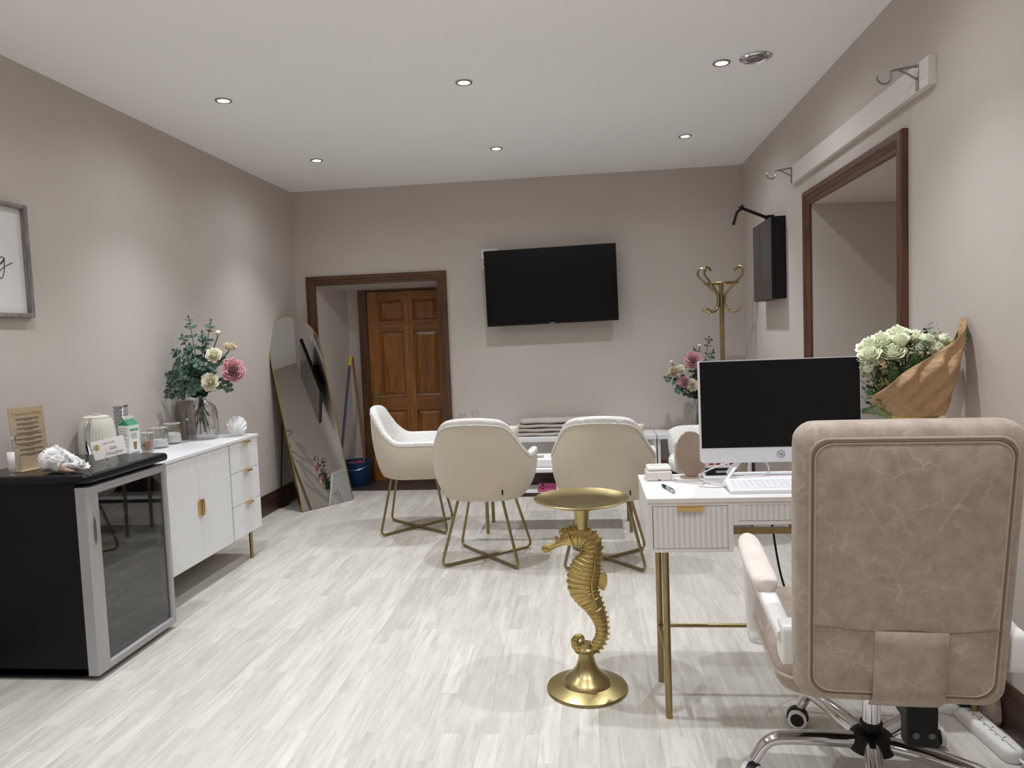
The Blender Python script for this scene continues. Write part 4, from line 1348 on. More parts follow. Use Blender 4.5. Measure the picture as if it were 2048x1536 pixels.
# scallop ornament
t = T('scallop_ornament', 'white plaster scallop shell standing at the far end of the sideboard', 'shell ornament', (-2.205, 4.318, .7595), rad(24))
q = M()
for sg in (1, -1):
    rows = []
    for i in range(13):
        v = i/12
        row = []
        for j in range(73):
            u = j/72
            a = rad(4)+u*rad(172)
            k = abs(cos(u*10*pi))
            R_ = .124*sin(a)**.55*(1-.035*(1-k))*(1-.12*cos(a)**2)
            rr_ = R_*v
            row.append(Vector((rr_*cos(a)*.86, sg*(.013*(sin(pi*min(1, v*.55+.12)))*(1-v**3)+.0065*k*v**.8+.0012), .002+rr_*sin(a))))
        rows.append(row)
    q.sheet(rows)
q.box(-.018, .018, -.014, .014, .0, .014)
q.xform(Matrix.Rotation(rad(-9), 4, 'X') @ Matrix.Rotation(rad(14), 4, 'Y'))
for v in q.b.verts: v.co.z = max(v.co.z, 0)+.0
q.obj('scallop', m_plaster, t, merge=.0003, angle=60)

# --- arrangement on the bench
V2 = Vector((.885, 5.99, .485))
t = T('glass_vase', 'clear glass vase on the bench behind the monitor, stems showing', 'vase', V2)
M().lathe([(.001, .004), (.060, .003), (.075, .01), (.078, .03), (.076, .15), (.05, .20), (.028, .22), (.026, .25), (.030, .26), (.027, .26), (.023, .25), (.025, .22), (.047, .197), (.073, .148), (.074, .03), (.070, .012), (.001, .009)], 32, cap=False).obj('glass_body', m_glass, t)
nk = V2+Vector((0, 0, .26))
G2 = 'artificial flowers in the bench vase'
rose('large dusty pink rose beside the coat stand pole', nk, (.832, 5.93, 1.070), .066, m_petal_p, 1.05, 11, G2, 3, (-.2, -1, .3), V2+Vector((-.02, 0, .03)))
rose('smaller pink rose low in the bench arrangement', nk, (.755, 5.94, .892), .046, m_petal_p, .9, 12, G2, 2, (-.5, -1, 0), V2+Vector((-.03, 0, .03)))
rose('open cream rose next to the small pink one in the bench arrangement', nk, (.828, 5.93, .868), .047, m_petal_w, 1, 13, G2, 1, (0, -1, .1), V2+Vector((.01, 0, .03)))
rose('cream and blush rose at the left of the bench arrangement', nk, (.680, 5.95, .980), .044, m_petal_y, .9, 14, G2, 3, (-.6, -.8, .3), V2+Vector((-.04, 0, .03)))
rose('pale cream rose just right of the leftmost one in the bench arrangement', nk, (.740, 5.96, .996), .042, m_petal_w, .8, 15, G2, 2, (0, -.8, .5), V2+Vector((0, .02, .03)))
rose('closed cream bud at the upper left of the bench arrangement', nk, (.671, 5.97, 1.055), .028, m_petal_w, .3, 16, G2, 2, (-.4, -.3, 1), V2+Vector((.02, 0, .03)))
rose('closed cream bud at the top of the bench arrangement', nk, (.893, 5.97, 1.175), .028, m_petal_w, .3, 17, G2, 3, (0, -.2, 1), V2+Vector((.0, 0, .03)))
for i, (x, y, z) in enumerate([(.967, 5.97, 1.235), (.995, 5.95, 1.13), (.617, 5.96, .935), (.70, 5.94, .835), (.93, 5.93, 1.06), (.86, 6.04, 1.15), (.93, 5.96, .97), (.79, 5.98, 1.10), (1.03, 6.0, 1.03), (.86, 5.94, .98)]):
    a = i*2.4
    sprig(nk+Vector((.01*cos(a), .01*sin(a), 0)), (x, y, z), 'dark green leafy branch in the vase on the bench', 'greenery in the bench vase', 30+i, .042, V2+Vector((.03*cos(a), .03*sin(a), .04)), .02)

# --- wrapped bouquet on the desk: one thing with parts
t = T('wrapped_bouquet', 'bouquet of white roses and fern wrapped in brown kraft paper', 'bouquet', (1.10, 2.66, DKZ))
o_ = Vector((1.10, 2.66, DKZ))
hd = [(1.180, .990), (1.128, .978), (1.212, 1.030), (1.188, 1.070), (1.250, 1.010), (1.245, 1.060), (1.262, 1.100), (1.242, 1.150), (1.210, 1.180), (1.236, 1.226), (1.205, .955), (1.235, .972), (1.252, 1.128), (1.16, .950), (1.275, 1.072)]
axis_ = Vector((-.25, -.05, .9)).normalized()
bl = []
for i, (z, x) in enumerate(hd):
    y = 2.635+.035*sin(i*2.3)
    p = Vector((x, y, z))-o_
    fc = (p-Vector((.03, .0, .18))).normalized()+Vector((0, -.35, .1))
    q = M(); rose_head(q, p, fc, .044+.005*sin(i*1.7), .95 if i in (4, 6, 2, 14, 11, 10) else .5, 40+i, 6)
    q.obj('rose_bloom', m_petal_w2, t, solid=.0006, angle=60)
q = M()
for i, (z, x) in enumerate(hd):
    y = 2.635+.035*sin(i*2.3)
    q.tube([Vector((x, y, z))-o_, Vector((1.115+.01*sin(i), 2.67+.01*cos(i*2), .88))-o_, Vector((1.10+.02*sin(i*3), 2.66+.02*cos(i*3), .77))-o_], .003, 5)
q.obj('stems', m_stem, t)
rnd = random.Random(3)
fern_t = [((1.08, 2.62, 1.05), (1.145, 2.60, 1.245)), ((1.10, 2.64, 1.05), (1.290, 2.62, 1.262)), ((1.05, 2.62, 1.0), (.945, 2.60, 1.078)), ((1.05, 2.63, .98), (.938, 2.62, 1.005)), ((1.05, 2.63, 1.02), (1.03, 2.60, 1.17)), ((1.07, 2.62, 1.06), (1.10, 2.58, 1.20))]
for a, c in fern_t:
    a = Vector(a)-o_; c = Vector(c)-o_
    q = M(); path = smooth_path([a, a.lerp(c, .5)+Vector((0, -.008, .012)), c], 9)
    q.tube(path, .0012, 5)
    tg = (c-a).normalized(); sd = tg.cross(Vector((0, -1, 0))).normalized()
    for i in range(2, len(path)-1):
        sz = (c-a).length*.17*sin(pi*(i/len(path))**.8)+.006
        for s in (-1, 1): leaf(q, path[i], sd*s+tg*.5, (0, -1, 0), sz*.8, .0048)
    q.obj('fern_frond', m_fern, t, angle=60)
q = M()
for i in range(260):
    a = rnd.uniform(0, 1); 
    x = .965+rnd.random()*.22; z = 1.0+(x-.965)*.80+rnd.random()*.15; y = 2.65+rnd.random()*.06
    p = Vector((x, y, z-.02))-o_
    leaf(q, p, Vector((rnd.uniform(-1, 1), rnd.uniform(-1, .2), rnd.uniform(-.3, 1))), (0, -.5, 1), .034, .016)
q.obj('dark_foliage', m_leaf, t, kind='stuff', angle=60)
q = M()
for i in range(170):
    cx, cz = [(1.02, 1.16), (1.115, 1.215), (1.165, 1.265), (.995, 1.10), (1.0, 1.02)][i % 5]
    p = Vector((cx+rnd.gauss(0, .013), 2.61+rnd.gauss(0, .01), cz+rnd.gauss(0, .013)))-o_
    q.sphere(p, .0025, seg=5, rg=4)
q.obj('filler_berries', mat('pale_green_filler', (.38, .45, .22), .6), t, kind='stuff')
# kraft paper wrap: two crossing sheets folded round the stems
def wrap(edge, ctr, name, ylean, seed, thick=.0012):
    rnd = random.Random(seed)
    rows = []
    n = len(edge)
    e0 = [Vector(e) for e in edge]; c0_ = [Vector(ctr[min(j, len(ctr)-1)]) for j in range(len(edge))]
    edge = smooth_path(e0, 8); ctr = smooth_path(c0_, 8)
    n = len(edge)
    for i in range(29):
        v = i/28
        row = []
        for j, e_ in enumerate(edge):
            b_ = Vector(ctr[min(j, len(ctr)-1)])
            p = b_.lerp(Vector(e_), v)
            u = j/(n-1)
            p.y += ylean*sin(pi*v*.9)*sin(pi*(.1+.8*u))+.009*sin(9*v+5*u+seed)*v+.007*sin(14*u+4*v)+.006*sin(23*u-17*v)+.005*abs(sin(6*(u+v)))
            cr_ = abs(mnoise.noise(Vector((p.x*17, seed, p.z*13))))+.5*abs(mnoise.noise(Vector((p.x*37+9, seed, p.z*31))))
            p.y += (.020*cr_-.006)*(.3+.7*v if v < .95 else .5)
            row.append(p-o_)
        rows.append(row)
    q = M(); q.sheet(rows)
    return q.obj(name, m_kraft, t, solid=thick, sub=1, angle=28)
ctrF = [(1.02, 2.66, .985), (1.05, 2.60, .985), (1.10, 2.585, .985), (1.16, 2.585, .985), (1.20, 2.60, .988), (1.225, 2.65, .992)]
edgF = [(.957, 2.61, 1.058), (1.03, 2.555, 1.125), (1.105, 2.545, 1.178), (1.185, 2.55, 1.225), (1.262, 2.58, 1.275), (1.285, 2.67, 1.322)]
wrap(edgF, ctrF, 'front_paper', -.03, 2)
ctrB = [(1.225, 2.66, .99), (1.235, 2.69, .995), (1.20, 2.72, .99), (1.12, 2.735, .99), (1.05, 2.72, .985)]
edgB = [(1.285, 2.665, 1.320), (1.288, 2.69, 1.24), (1.25, 2.74, 1.20), (1.13, 2.76, 1.19), (1.0, 2.745, 1.13)]
wrap(edgB, ctrB, 'back_paper', .02, 7)
q = M(); q.rings([[Vector((1.12+rx_*cos(a)-o_.x, 2.66+rx_*.7*sin(a)-o_.y, z-o_.z)) for a in [2*pi*k/24 for k in range(24)]] for z, rx_ in ((.985, .085), (.97, .07), (.955, .064), (.94, .066), (.87, .075), (.80, .080), (.762, .082))], cap=False)
q.obj('wrapped_base', m_kraft, t, solid=.001, angle=60)
q = M(); q.rings([[Vector((1.12+rx_*cos(a)-o_.x, 2.66+rx_*.72*sin(a)-o_.y, z-o_.z)) for a in [2*pi*k/28 for k in range(28)]] for z, rx_ in ((.982, .090), (.985, .093), (.970, .079), (.955, .072))], cap=False)
q.obj('gold_ribbon', m_gold, t, solid=.001)

# ------------------------------------------------------------------ items on the sideboard
t = T('electric_kettle', 'ribbed sage-cream electric kettle with chrome handle on the sideboard', 'kettle', (-2.436, 3.370, .7595), rad(-78))
M().lathe([(.001, .0), (.078, 0), (.080, .012), (.076, .016), (.001, .016)], 40).obj('power_base', m_plastic, t)
M().lathe([(.001, .018), (.080, .018), (.084, .03), (.085, .09), (.081, .16), (.074, .205), (.066, .225), (.001, .226)], 200, rib=lambda a, z: .022*abs(sin(a*20)) if .03 < z < .21 else 0).obj('kettle_body', m_kettle, t, angle=60)
M().lathe([(.063, .226), (.061, .234), (.045, .240), (.001, .241)], 40).obj('lid', m_kettle, t)
M().lathe([(.012, .240), (.018, .248), (.001, .249)], 20).obj('lid_knob', m_kettle, t)
q = M(); q.tube(fillet([(.060, 0, .222), (.112, 0, .205), (.118, 0, .10), (.080, 0, .045)], .04, 6), .0125, 12, squash=.8); q.obj('handle', m_chrome, t)
q = M(); q.rings([[Vector((-.070-u*.030, y*(1-u*.75), .15+u*.045+z_)) for y, z_ in ((-.03, .02), (0, -.02), (.03, .02), (.02, .035), (-.02, .035))] for u in (0, .5, 1)]); q.obj('spout', m_kettle, t)
# cut glass block behind carton
t = T('crushed_glass_canister', 'sparkling crushed-crystal canister behind the milk carton', 'canister', (-2.425, 3.548, .7595), rad(10))
M().box(-.024, .024, -.030, .030, 0, .265).obj('canister_body', mat('crushed_crystal', (.55, .55, .57), .12, .6, bump=1, bscale=140, var=.5, vscale=130, bdist=.02), t, bevel=.003)
M().box(-.026, .026, -.032, .032, .265, .273).obj('lid', m_chrome, t, bevel=.002)
# milk carton
t = T('milk_carton', 'green and white oat milk carton standing on the sideboard', 'carton', (-2.350, 3.492, .7595), rad(-12))
cw = .034
q = M()
q.rings([[Vector((x*cw, y*cw, z)) for x, y in ((-1, -1), (1, -1), (1, 1), (-1, 1))] for z in (0, .175)])
q.obj('carton_body', m_carton, t, smooth=False, bevel=.001)
q = M()
vs = [q.b.verts.new(Vector(v)) for v in ((-cw, -cw, .175), (cw, -cw, .175), (cw, cw, .175), (-cw, cw, .175), (-cw*.0, -cw*.92, .207), (0, cw*.92, .207))]
for f in ((0, 1, 4), (1, 2, 5, 4), (2, 3, 5), (3, 0, 4, 5)): q.b.faces.new([vs[i] for i in f])
q.obj('gable_top', m_green, t, smooth=False)
M().box(-.0015, .0015, -cw*.92, cw*.92, .203, .222).obj('top_fin', m_carton, t, smooth=False)
# front (faces the camera, -y) carries grey text, side (+x) carries the picture
q = M()
for i, (z0, z1) in enumerate(((.155, .163), (.142, .151), (.120, .138), (.100, .114), (.082, .094), (.060, .076), (.030, .052))):
    for k in range(max(1, int((z1-z0)/.004))): q.box(-.028, .024-.006*((i+k) % 3), -cw-.0004, -cw, z0+k*.004, z0+k*.004+.002)
q.obj('printed_text', m_carton_g, t, smooth=False)
M().box(cw, cw+.0005, -.026, .026, .146, .158).obj('name_band', m_green, t, smooth=False)
M().box(cw, cw+.0005, -.028, .028, .010, .038).obj('lower_band', m_carton_g, t, smooth=False)
text_obj('printed_name', "LET'S OAT", .0105, m_carton, t, frame((0, 1, 0), (0, 0, 1), (cw+.0008, 0, .152)), sx=.85)
q = M()
for k in range(6): q.box(cw, cw+.0005, -.022, .020-.004*(k % 3), .108+k*.005, .110+k*.005)
q.obj('printed_lines', m_carton_g, t, smooth=False)
q = M(); q.prism([(-.010, .088), (.012, .090), (.009, .050), (-.006, .050)], (cw+.0003, cw+.0008), lambda u, v, w_: Vector((w_, u, v))); q.obj('printed_coffee_cup', m_coffee, t, smooth=False)


def jar(label, x, y, r, h, fill_m, fh, rz=0):
    t = T('storage_jar', label, 'jar', (x, y, .7595), rz, 'clip-top glass jars on the sideboard')
    M().lathe([(.001, .003), (r*.9, .002), (r, .008), (r, h*.68), (r*.90, h*.80), (r*.80, h*.84), (r*.80, h*.88), (r*.76, h*.88), (r*.77, h*.83), (r*.87, h*.78), (r*.96, h*.67), (r*.96, .010), (.001, .008)], 32, cap=False).obj('glass_body', m_glass, t)
    M().lathe([(.001, h*.89), (r*.82, h*.89), (r*.86, h*.92), (r*.82, h*.96), (r*.5, h*.985), (.001, h)], 32).obj('glass_lid', m_glass, t)
    q = M(); q.tube([(r*.87*cos(2*pi*k/30), r*.87*sin(2*pi*k/30), h*.885) for k in range(30)], .0028, 6, closed=True); q.obj('rubber_seal', m_wplastic, t)
    q = M()
    q.tube([(r*.80*cos(2*pi*k/30), r*.80*sin(2*pi*k/30), h*.82) for k in range(30)], .0013, 5, closed=True)
    q.tube(fillet([(r*.8, .012, h*.82), (r*1.0, .012, h*.80), (r*1.12, .010, h*.64), (r*1.12, -.010, h*.64), (r*1.0, -.012, h*.80), (r*.8, -.012, h*.82)], .004, 3), .0013, 5)
    q.tube(fillet([(r*.95, .009, h*.74), (r*.80, .009, h*1.0), (-r*.75, .009, h*1.0), (-r*.85, .0, h*.85)], .008, 3), .0013, 5)
    q.obj('wire_clip', m_brass_s, t)
    q = M(); rnd = random.Random(int(x*-1000))
    ring = []
    q.lathe([(.001, .010), (r*.93, .010), (r*.93, fh*.85), (r*.7, fh*1.02), (r*.3, fh*1.1), (.001, fh*1.08)], 22)
    for v in q.b.verts:
        v.co.z += rnd.uniform(-.003, .003) if v.co.z > .02 else 0
    q.obj('contents', fill_m, t, angle=20)
    return t


jar('small clip-top jar with brown sugar, beside the milk carton', -2.392, 3.705, .031, .120, m_coffee, .050, rad(-70))
jar('wide clip-top glass jar with white sachets, middle one of the three', -2.425, 3.865, .050, .130, m_sugar, .045, rad(-60))
jar('wide clip-top jar of white cubes, nearest the flower vase', -2.440, 4.030, .050, .135, m_sugar, .060, rad(-40))

# ------------------------------------------------------------------ items on the fridge
ZT = FZ+.001
t = T('perfume_bottle', 'clear square bottle with silver cap at the left edge of the fridge top', 'bottle', (-2.285, 2.660, ZT))
M().lathe([(.001, .002), (.020, .001), (.022, .004), (.022, .105), (.016, .112), (.008, .115), (.001, .115)], 4*6).obj('glass_body', m_glass, t)
M().lathe([(.001, .115), (.011, .115), (.011, .155), (.009, .158), (.001, .158)], 20).obj('cap', m_chrome, t)
q = M(); q.rings([[Vector((.0224*cos(a), .0224*sin(a), z)) for a in [rad(-150+i*9) for i in range(13)]] for z in (.028, .098)][::1], False, False); q.obj('paper_label', m_perfume, t, solid=.0004)

t = T('menu_sign', 'standing brown menu sign with gold heading and small text on the fridge', 'sign', (-2.335, 2.815, ZT), 0)
sd = Vector((.03, .150, 0)).normalized(); su = Vector((-.05, .0, 1)).normalized(); sn = sd.cross(su).normalized()
fr = frame(sd, su, (0, 0, 0))
q = M(); q.box(-.078, .078, .002, .264, -.002, .002, fr); q.obj('panel', m_kraft_sign, t, smooth=False, bevel=.0008)
q = M(); q.box(-.078, .078, -.035, .035, 0, .003, Matrix.Rotation(math.atan2(sd.y, sd.x), 4, 'Z')); q.obj('foot', m_kraft_sign, t, smooth=False)
text_obj('gold_heading', 'Treatment Menu', .0205, m_goldleaf, t, fr @ Matrix.Translation((0, .236, .0024)), shear=.25)
q = M(); rnd = random.Random(8)
z = .215
while z > .05:
    for k in range(rnd.choice((2, 3, 3))):
        wd_ = rnd.uniform(.045, .064)
        q.box(-wd_, wd_, z, z+.0017, .002, .0026, fr); z -= .0046
    wd_ = rnd.uniform(.015, .025); q.box(-wd_, wd_, z, z+.0017, .002, .0026, fr)
    z -= .0105
q.obj('lines_of_text', m_ink, t, smooth=False)

t = T('conch_shell', 'chalky white spiny conch shell resting on the fridge top', 'seashell', (-2.115, 2.715, ZT), 0)
q = M()
rnd = random.Random(4)
rings = []
ax = [(-.098, .040, .010), (-.090, .042, .030), (-.075, .045, .044), (-.052, .050, .051), (-.025, .050, .050), (0, .045, .042), (.025, .038, .033), (.050, .031, .025), (.075, .024, .018), (.095, .020, .010), (.108, .019, .005)]
pth = smooth_path([(a[0], 0, a[1]) for a in ax], 3)
rads = []
for i in range(len(ax)-1):
    for k in range(3): rads.append(ax[i][2]+(ax[i+1][2]-ax[i][2])*k/3)
rads.append(ax[-1][2])
for i, p in enumerate(pth):
    ring = []
    for k in range(28):
        a = 2*pi*k/28
        r = rads[i]*(1+.14*sin(3*a+i*.55)+.16*max(0, sin(7*a+i*.9))*(.5+.5*sin(i*1.6))+rnd.uniform(-.05, .05))
        ring.append(Vector((p.x+.006*sin(a*2), r*.95*cos(a), max(.002, p.z+r*sin(a)))))
    rings.append(ring)
q.rings(rings)
q.obj('shell_body', m_conch, t, angle=80, sub=1)
q = M()
for i in range(60):
    k = rnd.randint(2, len(pth)-4); a = rnd.uniform(.2, pi-.2) if i > 8 else pi*(.25+.06*i)
    if i <= 8: k = 4+i*2
    p = pth[k]; r = rads[k]
    c0 = Vector((p.x, r*.9*cos(a), p.z+r*.92*sin(a))); d_ = Vector((rnd.uniform(-.3, .3), cos(a), sin(a))).normalized()
    s_ = .013 if i <= 8 else rnd.uniform(.005, .010)
    q.tube([c0-d_*.004, c0+d_*s_*.6, c0+d_*s_*1.3], [s_*.8, s_*.55, s_*.1], 6)
q.obj('spines', m_conch, t)
q = M()
rows = []
for i in range(8):
    u = i/7
    rows.append([Vector((.005+.065*u+.004*sin(v*5), -.030-.012*sin(pi*u)-.008*sin(pi*v/5), .004+.034*(1-u)*v/5+.006*v/5)) for v in range(6)])
q.sheet(rows); q.obj('lip', m_shell_in, t, solid=.003, label='pinkish brown shell lip', angle=70)

t = T('gift_voucher', 'white gift voucher card with gold bow tilted on a wire easel', 'card', (-2.055, 2.905, ZT))
cdx = (Vector((-2.021, 2.95, .945))-Vector((-2.109, 2.85, .925))).normalized()
cr_ = Vector((.66, .74, .14)).normalized(); cu_ = Vector((-.16, .02, .98)); cu_ = (cu_-cr_*cr_.dot(cu_)).normalized()
fr = frame(cr_, cu_, (0.005, 0, .069))
q = M(); q.box(-.064, .064, -.040, .040, -.0006, .0006, fr); q.obj('card_sheet', m_paper_w, t, smooth=False)
text_obj('written_to', 'Lady Lola', .013, m_silver_d, t, fr @ Matrix.Translation((.0, .022, .0008)), shear=.35, extrude=.0001)
text_obj('written_gift', 'Gift', .019, m_ink, t, fr @ Matrix.Translation((.012, -.004, .0008)), shear=.35, extrude=.0002)
text_obj('written_voucher', 'Voucher', .020, m_ink, t, fr @ Matrix.Translation((.014, -.024, .0008)), shear=.35, extrude=.0002)
q = M()
for a in (20, 75, 130, 200, 255, 310):
    d_ = Vector((cos(rad(a)), sin(rad(a)), 0)); s_ = Vector((-d_.y, d_.x, 0))
    base_ = Vector((-.047, .012, .001))
    q.b.faces.new([q.b.verts.new(fr @ v) for v in (base_, base_+d_*.009+s_*.004, base_+d_*.017, base_+d_*.009-s_*.004)])
q.obj('gold_bow', m_goldleaf, t, solid=.0006, smooth=False)
q = M()
bk = -cr_.cross(cu_)*-1
for s in (-.022, .022):
    a = fr @ Vector((s, -.039, .010)); b0 = Vector((a.x, a.y, .003))
    q.tube(smooth_path([fr @ Vector((s, -.026, .006)), fr @ Vector((s, -.041, .007)), fr @ Vector((s, -.044, -.002)), Vector((a.x, a.y, .012)), Vector((a.x+.010, a.y-.012, .002)), Vector((a.x+.02, a.y-.004, .004))], 4), .0011, 5)
    q.tube(smooth_path([fr @ Vector((s, -.044, -.002)), fr @ Vector((s*.4, .02, -.004)), Vector(fr @ Vector((0, .0, -.05)))*1.0], 4), .0011, 5)
e_ = fr @ Vector((0, .0, -.05)); q.tube([e_, Vector((e_.x-.004, e_.y+.004, .002))], .0011, 5)
q.obj('wire_easel', m_chrome, t)

# ------------------------------------------------------------------ office chair
OX, OY = .765, 2.085
t = T('office_chair', 'padded taupe suede office chair on chrome castor base, seen from behind', 'office chair', (OX, OY, 0))
yw = rad(-4)
Rz = Matrix.Rotation(yw, 4, 'Z')
def W2L(x, y, z): return Vector((x-OX, y-OY, z))
# backrest: local frame, origin at lower centre, v up the back, w backwards (towards camera)
B0 = W2L(.672, 1.700, .455)
ln = rad(7.5)
bu = Rz @ Vector((1, 0, 0)); bv = (Rz @ Vector((0, -sin(ln), cos(ln)))).normalized(); bw = bv.cross(bu).normalized()
if bw.y > 0: bw = -bw
HB = .655
def bp_(u, v, w_): return B0+bu*u+bv*v+bw*w_
def outline(sx, sz, r=.055, n=7):
    pts = []
    for u, v in rrect(sx*2, sz*2, r, n):
        vv = v/ sz
        k = 1+.035*cos(vv*pi*.5)-.045*max(0, -vv)**2.2
        pts.append((u*k, v))
    return pts
def resample(lay):
    return lay
lay = []
cz = HB/2
prof = [(-.055, .10), (-.058, .045), (-.045, .018), (-.018, .003), (.010, 0), (.030, .004), (.040, .012), (.046, .024), (.050, .04), (.056, .08), (.060, .14)]
rings = []
for w_, ins in prof:
    pts = outline(.229-ins, cz-ins, max(.012, .046-ins*.4), 7)
    rings.append([bp_(u, v+cz, w_) for u, v in pts])
q = M(); q.rings(rings)
q.obj('backrest', m_leather, t, angle=60, sub=1)
for ins, w_, rr_ in ((.030, .0480, .0032), (.039, .0502, .0024)):
    pts = outline(.229-ins, cz-ins, .036, 8)
    P = [bp_(u, v+cz, w_-.0008) for u, v in pts]
    M().tube(P, rr_, 6, closed=True).obj('piping', m_seam, t)
q = M()
P = [bp_(u, v+cz, .0500) for u, v in outline(.229-.035, cz-.035, .036, 8)]
q.tube(P, .0016, 5, closed=True)
q.obj('seam_line', m_stitch, t)
# cross seam and lower panel
q = M(); q.tube([bp_(-.195+.39*k/14, .196+.003*sin(k*1.1), .0500+.0095*sin(pi*k/14)**.45) for k in range(15)], .0016, 5); q.obj('seam_line', m_stitch, t)
q = M()
rows = []
for i in range(7):
    v = -.004+.198*i/6
    rows.append([bp_(-.062+.148*j/6, v, .0590+.003*sin(pi*j/6)*.5-(.030*((.03-v)/.034)**2 if v < .03 else 0)) for j in range(7)])
q.sheet(rows); q.obj('zip_flap', m_leather, t, solid=.004, angle=50)
# seat
S0 = W2L(.705, 2.010, .0)
def st_(u, v, z): return S0+Rz @ Vector((u, v, z))
rings = []
for z, ins in ((.395, .05), (.400, .02), (.420, .004), (.455, 0), (.490, .006), (.512, .02), (.520, .06), (.518, .14)):
    rings.append([st_(u, v, z+(.01 if v > .15 else 0)) for u, v in rrect(.50-ins*2, .50-ins*2, .07, 6)])
q = M(); q.rings(rings); q.obj('seat', m_leather, t, angle=60, sub=1)
q = M(); q.tube([st_(u*1.002, v*1.002, .452) for u, v in rrect(.50, .50, .07, 6)], .005, 6, closed=True); q.obj('seat_piping', m_seam, t)
# arms
for s in (-1, 1):
    def A_(u, v, z): return st_(s*(.240+u), v, z)
    q = M()
    secs = []
    pad = [(-.175, .012), (-.168, .026), (-.15, .033), (-.10, .036), (0, .037), (.10, .036), (.16, .033), (.185, .024), (.192, .010)]
    for v, hw in pad:
        dz_ = .022*(v/.19) if v > 0 else .01*v
        sec = []
        for k in range(12):
            a = 2*pi*k/12
            sec.append(A_(.012+hw*abs(cos(a))**.7*(1 if cos(a) > 0 else -1), v+.055, .640+dz_+.019*abs(sin(a))**.7*(1 if sin(a) > 0 else -1)))
        secs.append(sec)
    q.rings(secs); q.obj('arm_pad', m_arm_leather, t, sub=1, angle=70)
    q = M()
    # frame: back bracket, bar under the pad, front post to the seat
    def bar(pts, w_, th):
        P = fillet([Vector(p) for p in pts], .05, 6)
        secs = []
        for i, p in enumerate(P):
            a = P[max(0, i-1)]; c = P[min(len(P)-1, i+1)]
            tg = (c-a).normalized(); nn_ = Vector((0, -tg.z, tg.y))
            secs.append([A_(p.x+ex*w_, p.y+nn_.y*ez*th, p.z+nn_.z*ez*th) for ex, ez in ((-1, -.6), (-.7, -1), (.7, -1), (1, -.6), (1, .6), (.7, 1), (-.7, 1), (-1, .6))])
        q.rings(secs)
    bar([(.002, -.315, .588), (.008, -.250, .600), (.010, -.14, .608), (.010, .20, .618), (.006, .155, .40), (.0, .13, .385), (-.02, .12, .385)], .022, .014)
    q.obj('arm_frame', m_wplastic, t, angle=50)
    q = M()
    q.rings([[A_(x, y, z) for y, z in rrect(.075, .095, .02, 4, -.300, .572)] for x in (-.020, .016)])
    q.obj('arm_bracket', m_wplastic, t, bevel=.004)
# mechanism
q = M(); q.box(-.10, .10, -.12, .12, .350, .392, Matrix.Translation(S0) @ Rz); q.obj('seat_mechanism', m_plastic, t, bevel=.006)
q = M(); q.cyl((0, 0, .12), (0, 0, .185), .030, 20); q.obj('column_sleeve', m_plastic, t)
M().cyl((0, 0, .18), (0, 0, .36), .024, 20).obj('gas_lift', m_chrome, t)
q = M(); q.box(-.036, .036, -.022, .022, .285, .50, Matrix.Translation(W2L(.772, 1.80, 0)) @ Rz); q.obj('back_support_cover', m_plastic, t, bevel=.005)
q = M(); q.box(-.030, .030, 0, .24, .335, .362, Matrix.Translation(W2L(.772, 1.81, 0)) @ Rz); q.obj('back_support_bar', m_plastic, t, bevel=.004)
for x in (-.018, .018): M().cyl(W2L(.772+x, 1.773, .318), W2L(.772+x, 1.780, .318), .008, 12).obj('bolt', m_silver_d, t)
q = M(); q.lathe([(.001, .100), (.045, .100), (.062, .110), (.066, .125), (.055, .150), (.035, .165), (.001, .166)], 28); q.obj('hub', m_plastic, t)
for k in range(5):
    a = rad(181-72*k)
    d_ = Vector((cos(a), sin(a), 0)); s_ = Vector((-sin(a), cos(a), 0))
    P = fillet([d_*.045+Vector((0, 0, .132)), d_*.17+Vector((0, 0, .138)), d_*.285+Vector((0, 0, .134)), d_*.325+Vector((0, 0, .070))], .05, 7)
    M().tube(P, [.022-.007*i/(len(P)-1) for i in range(len(P))], 14, squash=1.15).obj('base_spoke', m_chrome, t)
    c_ = d_*.325
    q = M(); q.cyl(c_+Vector((0, 0, .060)), c_+Vector((0, 0, .082)), .009, 12); 
    q.obj('castor_stem', m_chrome, t)
    ca = a+.9
    u_c = Vector((cos(ca), sin(ca), 0)); w_c = Vector((-sin(ca), cos(ca), 0))
    cc = c_+u_c*.012+Vector((0, 0, .0295))
    whl = None
    q = M(); hood = []
    for sgn in (-.011, .011):
        hood.append([cc+u_c*(.034*cos(b1))+Vector((0, 0, .034*sin(b1)))+w_c*sgn for b1 in [rad(-10+20*i) for i in range(11)]])
    q.rings(hood); hd_ = q.obj('castor_hood', m_plastic, t)
    for sgn in (-1, 1):
        q = M(); q.cyl(cc+w_c*sgn*.012, cc+w_c*sgn*.026, .0290, 20); wh = q.obj('castor_wheel', m_wplastic, hd_, label='pale grey wheel')
        q = M(); q.cyl(cc+w_c*sgn*.0255, cc+w_c*sgn*.0275, .021, 18); q.obj('wheel_cap', m_plastic, hd_)

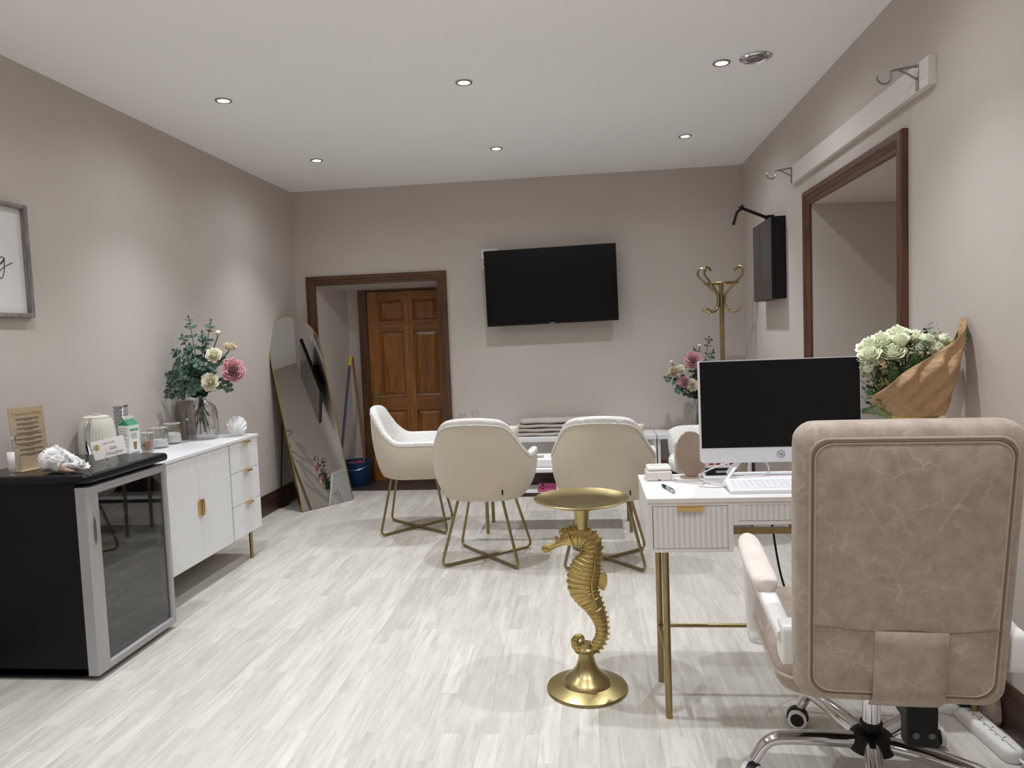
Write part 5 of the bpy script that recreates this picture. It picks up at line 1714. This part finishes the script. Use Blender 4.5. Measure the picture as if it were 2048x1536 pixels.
# ------------------------------------------------------------------ floor clutter behind the office chair
t = T('power_strip', 'white multi-socket extension block on the floor at lower right', 'power strip', (1.205, 2.345, 0), math.atan2(-.174, .012))
q = M(); q.rings([[Vector((x, y, z)) for x, y in rrect(.30-i*2, .062-i*2, .024, 5)] for z, i in ((.001, .002), (.006, 0), (.030, 0), (.038, .003), (.041, .008))]); q.obj('housing', m_wplastic, t, angle=40)
q = M()
for k in range(4):
    x = -.10+k*.058
    q.box(x-.002, x+.002, .006, .014, .0405, .0415); q.box(x+.012, x+.020, -.008, -.005, .0405, .0415); q.box(x-.020, x-.012, -.008, -.005, .0405, .0415)
q.obj('socket_slots', m_plastic, t, smooth=False)
M().box(-.155, -.10, -.024, .024, .041, .075).obj('adapter_plug', m_plastic, t, bevel=.01)
cable('extension_cord', 'white cord curling from the end of the extension block on the floor', [(1.218, 2.190, .02), (1.235, 2.12, .006), (1.215, 2.03, .006), (1.13, 1.99, .006), (1.06, 2.04, .006), (1.08, 2.09, .006), (1.14, 2.08, .012)], .0045, m_cable_w)
cable('computer_cable', 'black cable hanging in a loop behind the office chair column', [(.93, 2.70, .60), (.94, 2.66, .40), (.97, 2.58, .22), (1.02, 2.50, .14), (1.10, 2.45, .10), (1.17, 2.43, .07)], .005, m_plastic)
cable('monitor_cable', 'black cable dropping from the desk to the floor right of the chair base', [(1.02, 2.72, .62), (1.02, 2.60, .40), (1.04, 2.48, .25), (1.00, 2.36, .12), (.985, 2.22, .02), (1.02, 2.15, .006), (1.06, 2.10, .006)], .006, m_plastic)
cable('lamp_cable', 'thin black cable crossing under the desk near the chair hub', [(.66, 2.76, .6), (.68, 2.68, .38), (.74, 2.60, .24), (.84, 2.56, .20), (.95, 2.55, .16), (1.08, 2.52, .14), (1.19, 2.47, .05)], .004, m_plastic)
t = T('power_brick', 'black power adapter on the floor among the cables', 'adapter', (.995, 2.30, 0), rad(50))
M().box(-.05, .05, -.025, .025, 0, .03).obj('case', m_plastic, t, bevel=.006)
# crumpled taupe bag leaning on the skirting
t = T('paper_bag', 'crumpled taupe bag slumped against the skirting at lower right', 'bag', (1.20, 2.40, 0))
t.location = (1.262, 2.50, 0)
q = M(); rnd = random.Random(11)
rings = []
for i, (z, sx, sy, ox) in enumerate(((0.001, .026, .10, 0), (.03, .029, .115, 0), (.08, .028, .11, 0), (.13, .027, .10, -.002), (.18, .024, .10, -.003), (.215, .016, .095, -.004), (.235, .006, .085, -.004))):
    rings.append([Vector((ox+sx*abs(cos(a))**.6*(1 if cos(a) > 0 else -1)*(1+rnd.uniform(-.08, .08)), sy*abs(sin(a))**.6*(1 if sin(a) > 0 else -1)*(1+rnd.uniform(-.06, .06)), z+rnd.uniform(-.006, .006)*(i > 0))) for a in [2*pi*k/18 for k in range(18)]])
q.rings(rings); q.obj('bag_body', m_bag, t, angle=25)
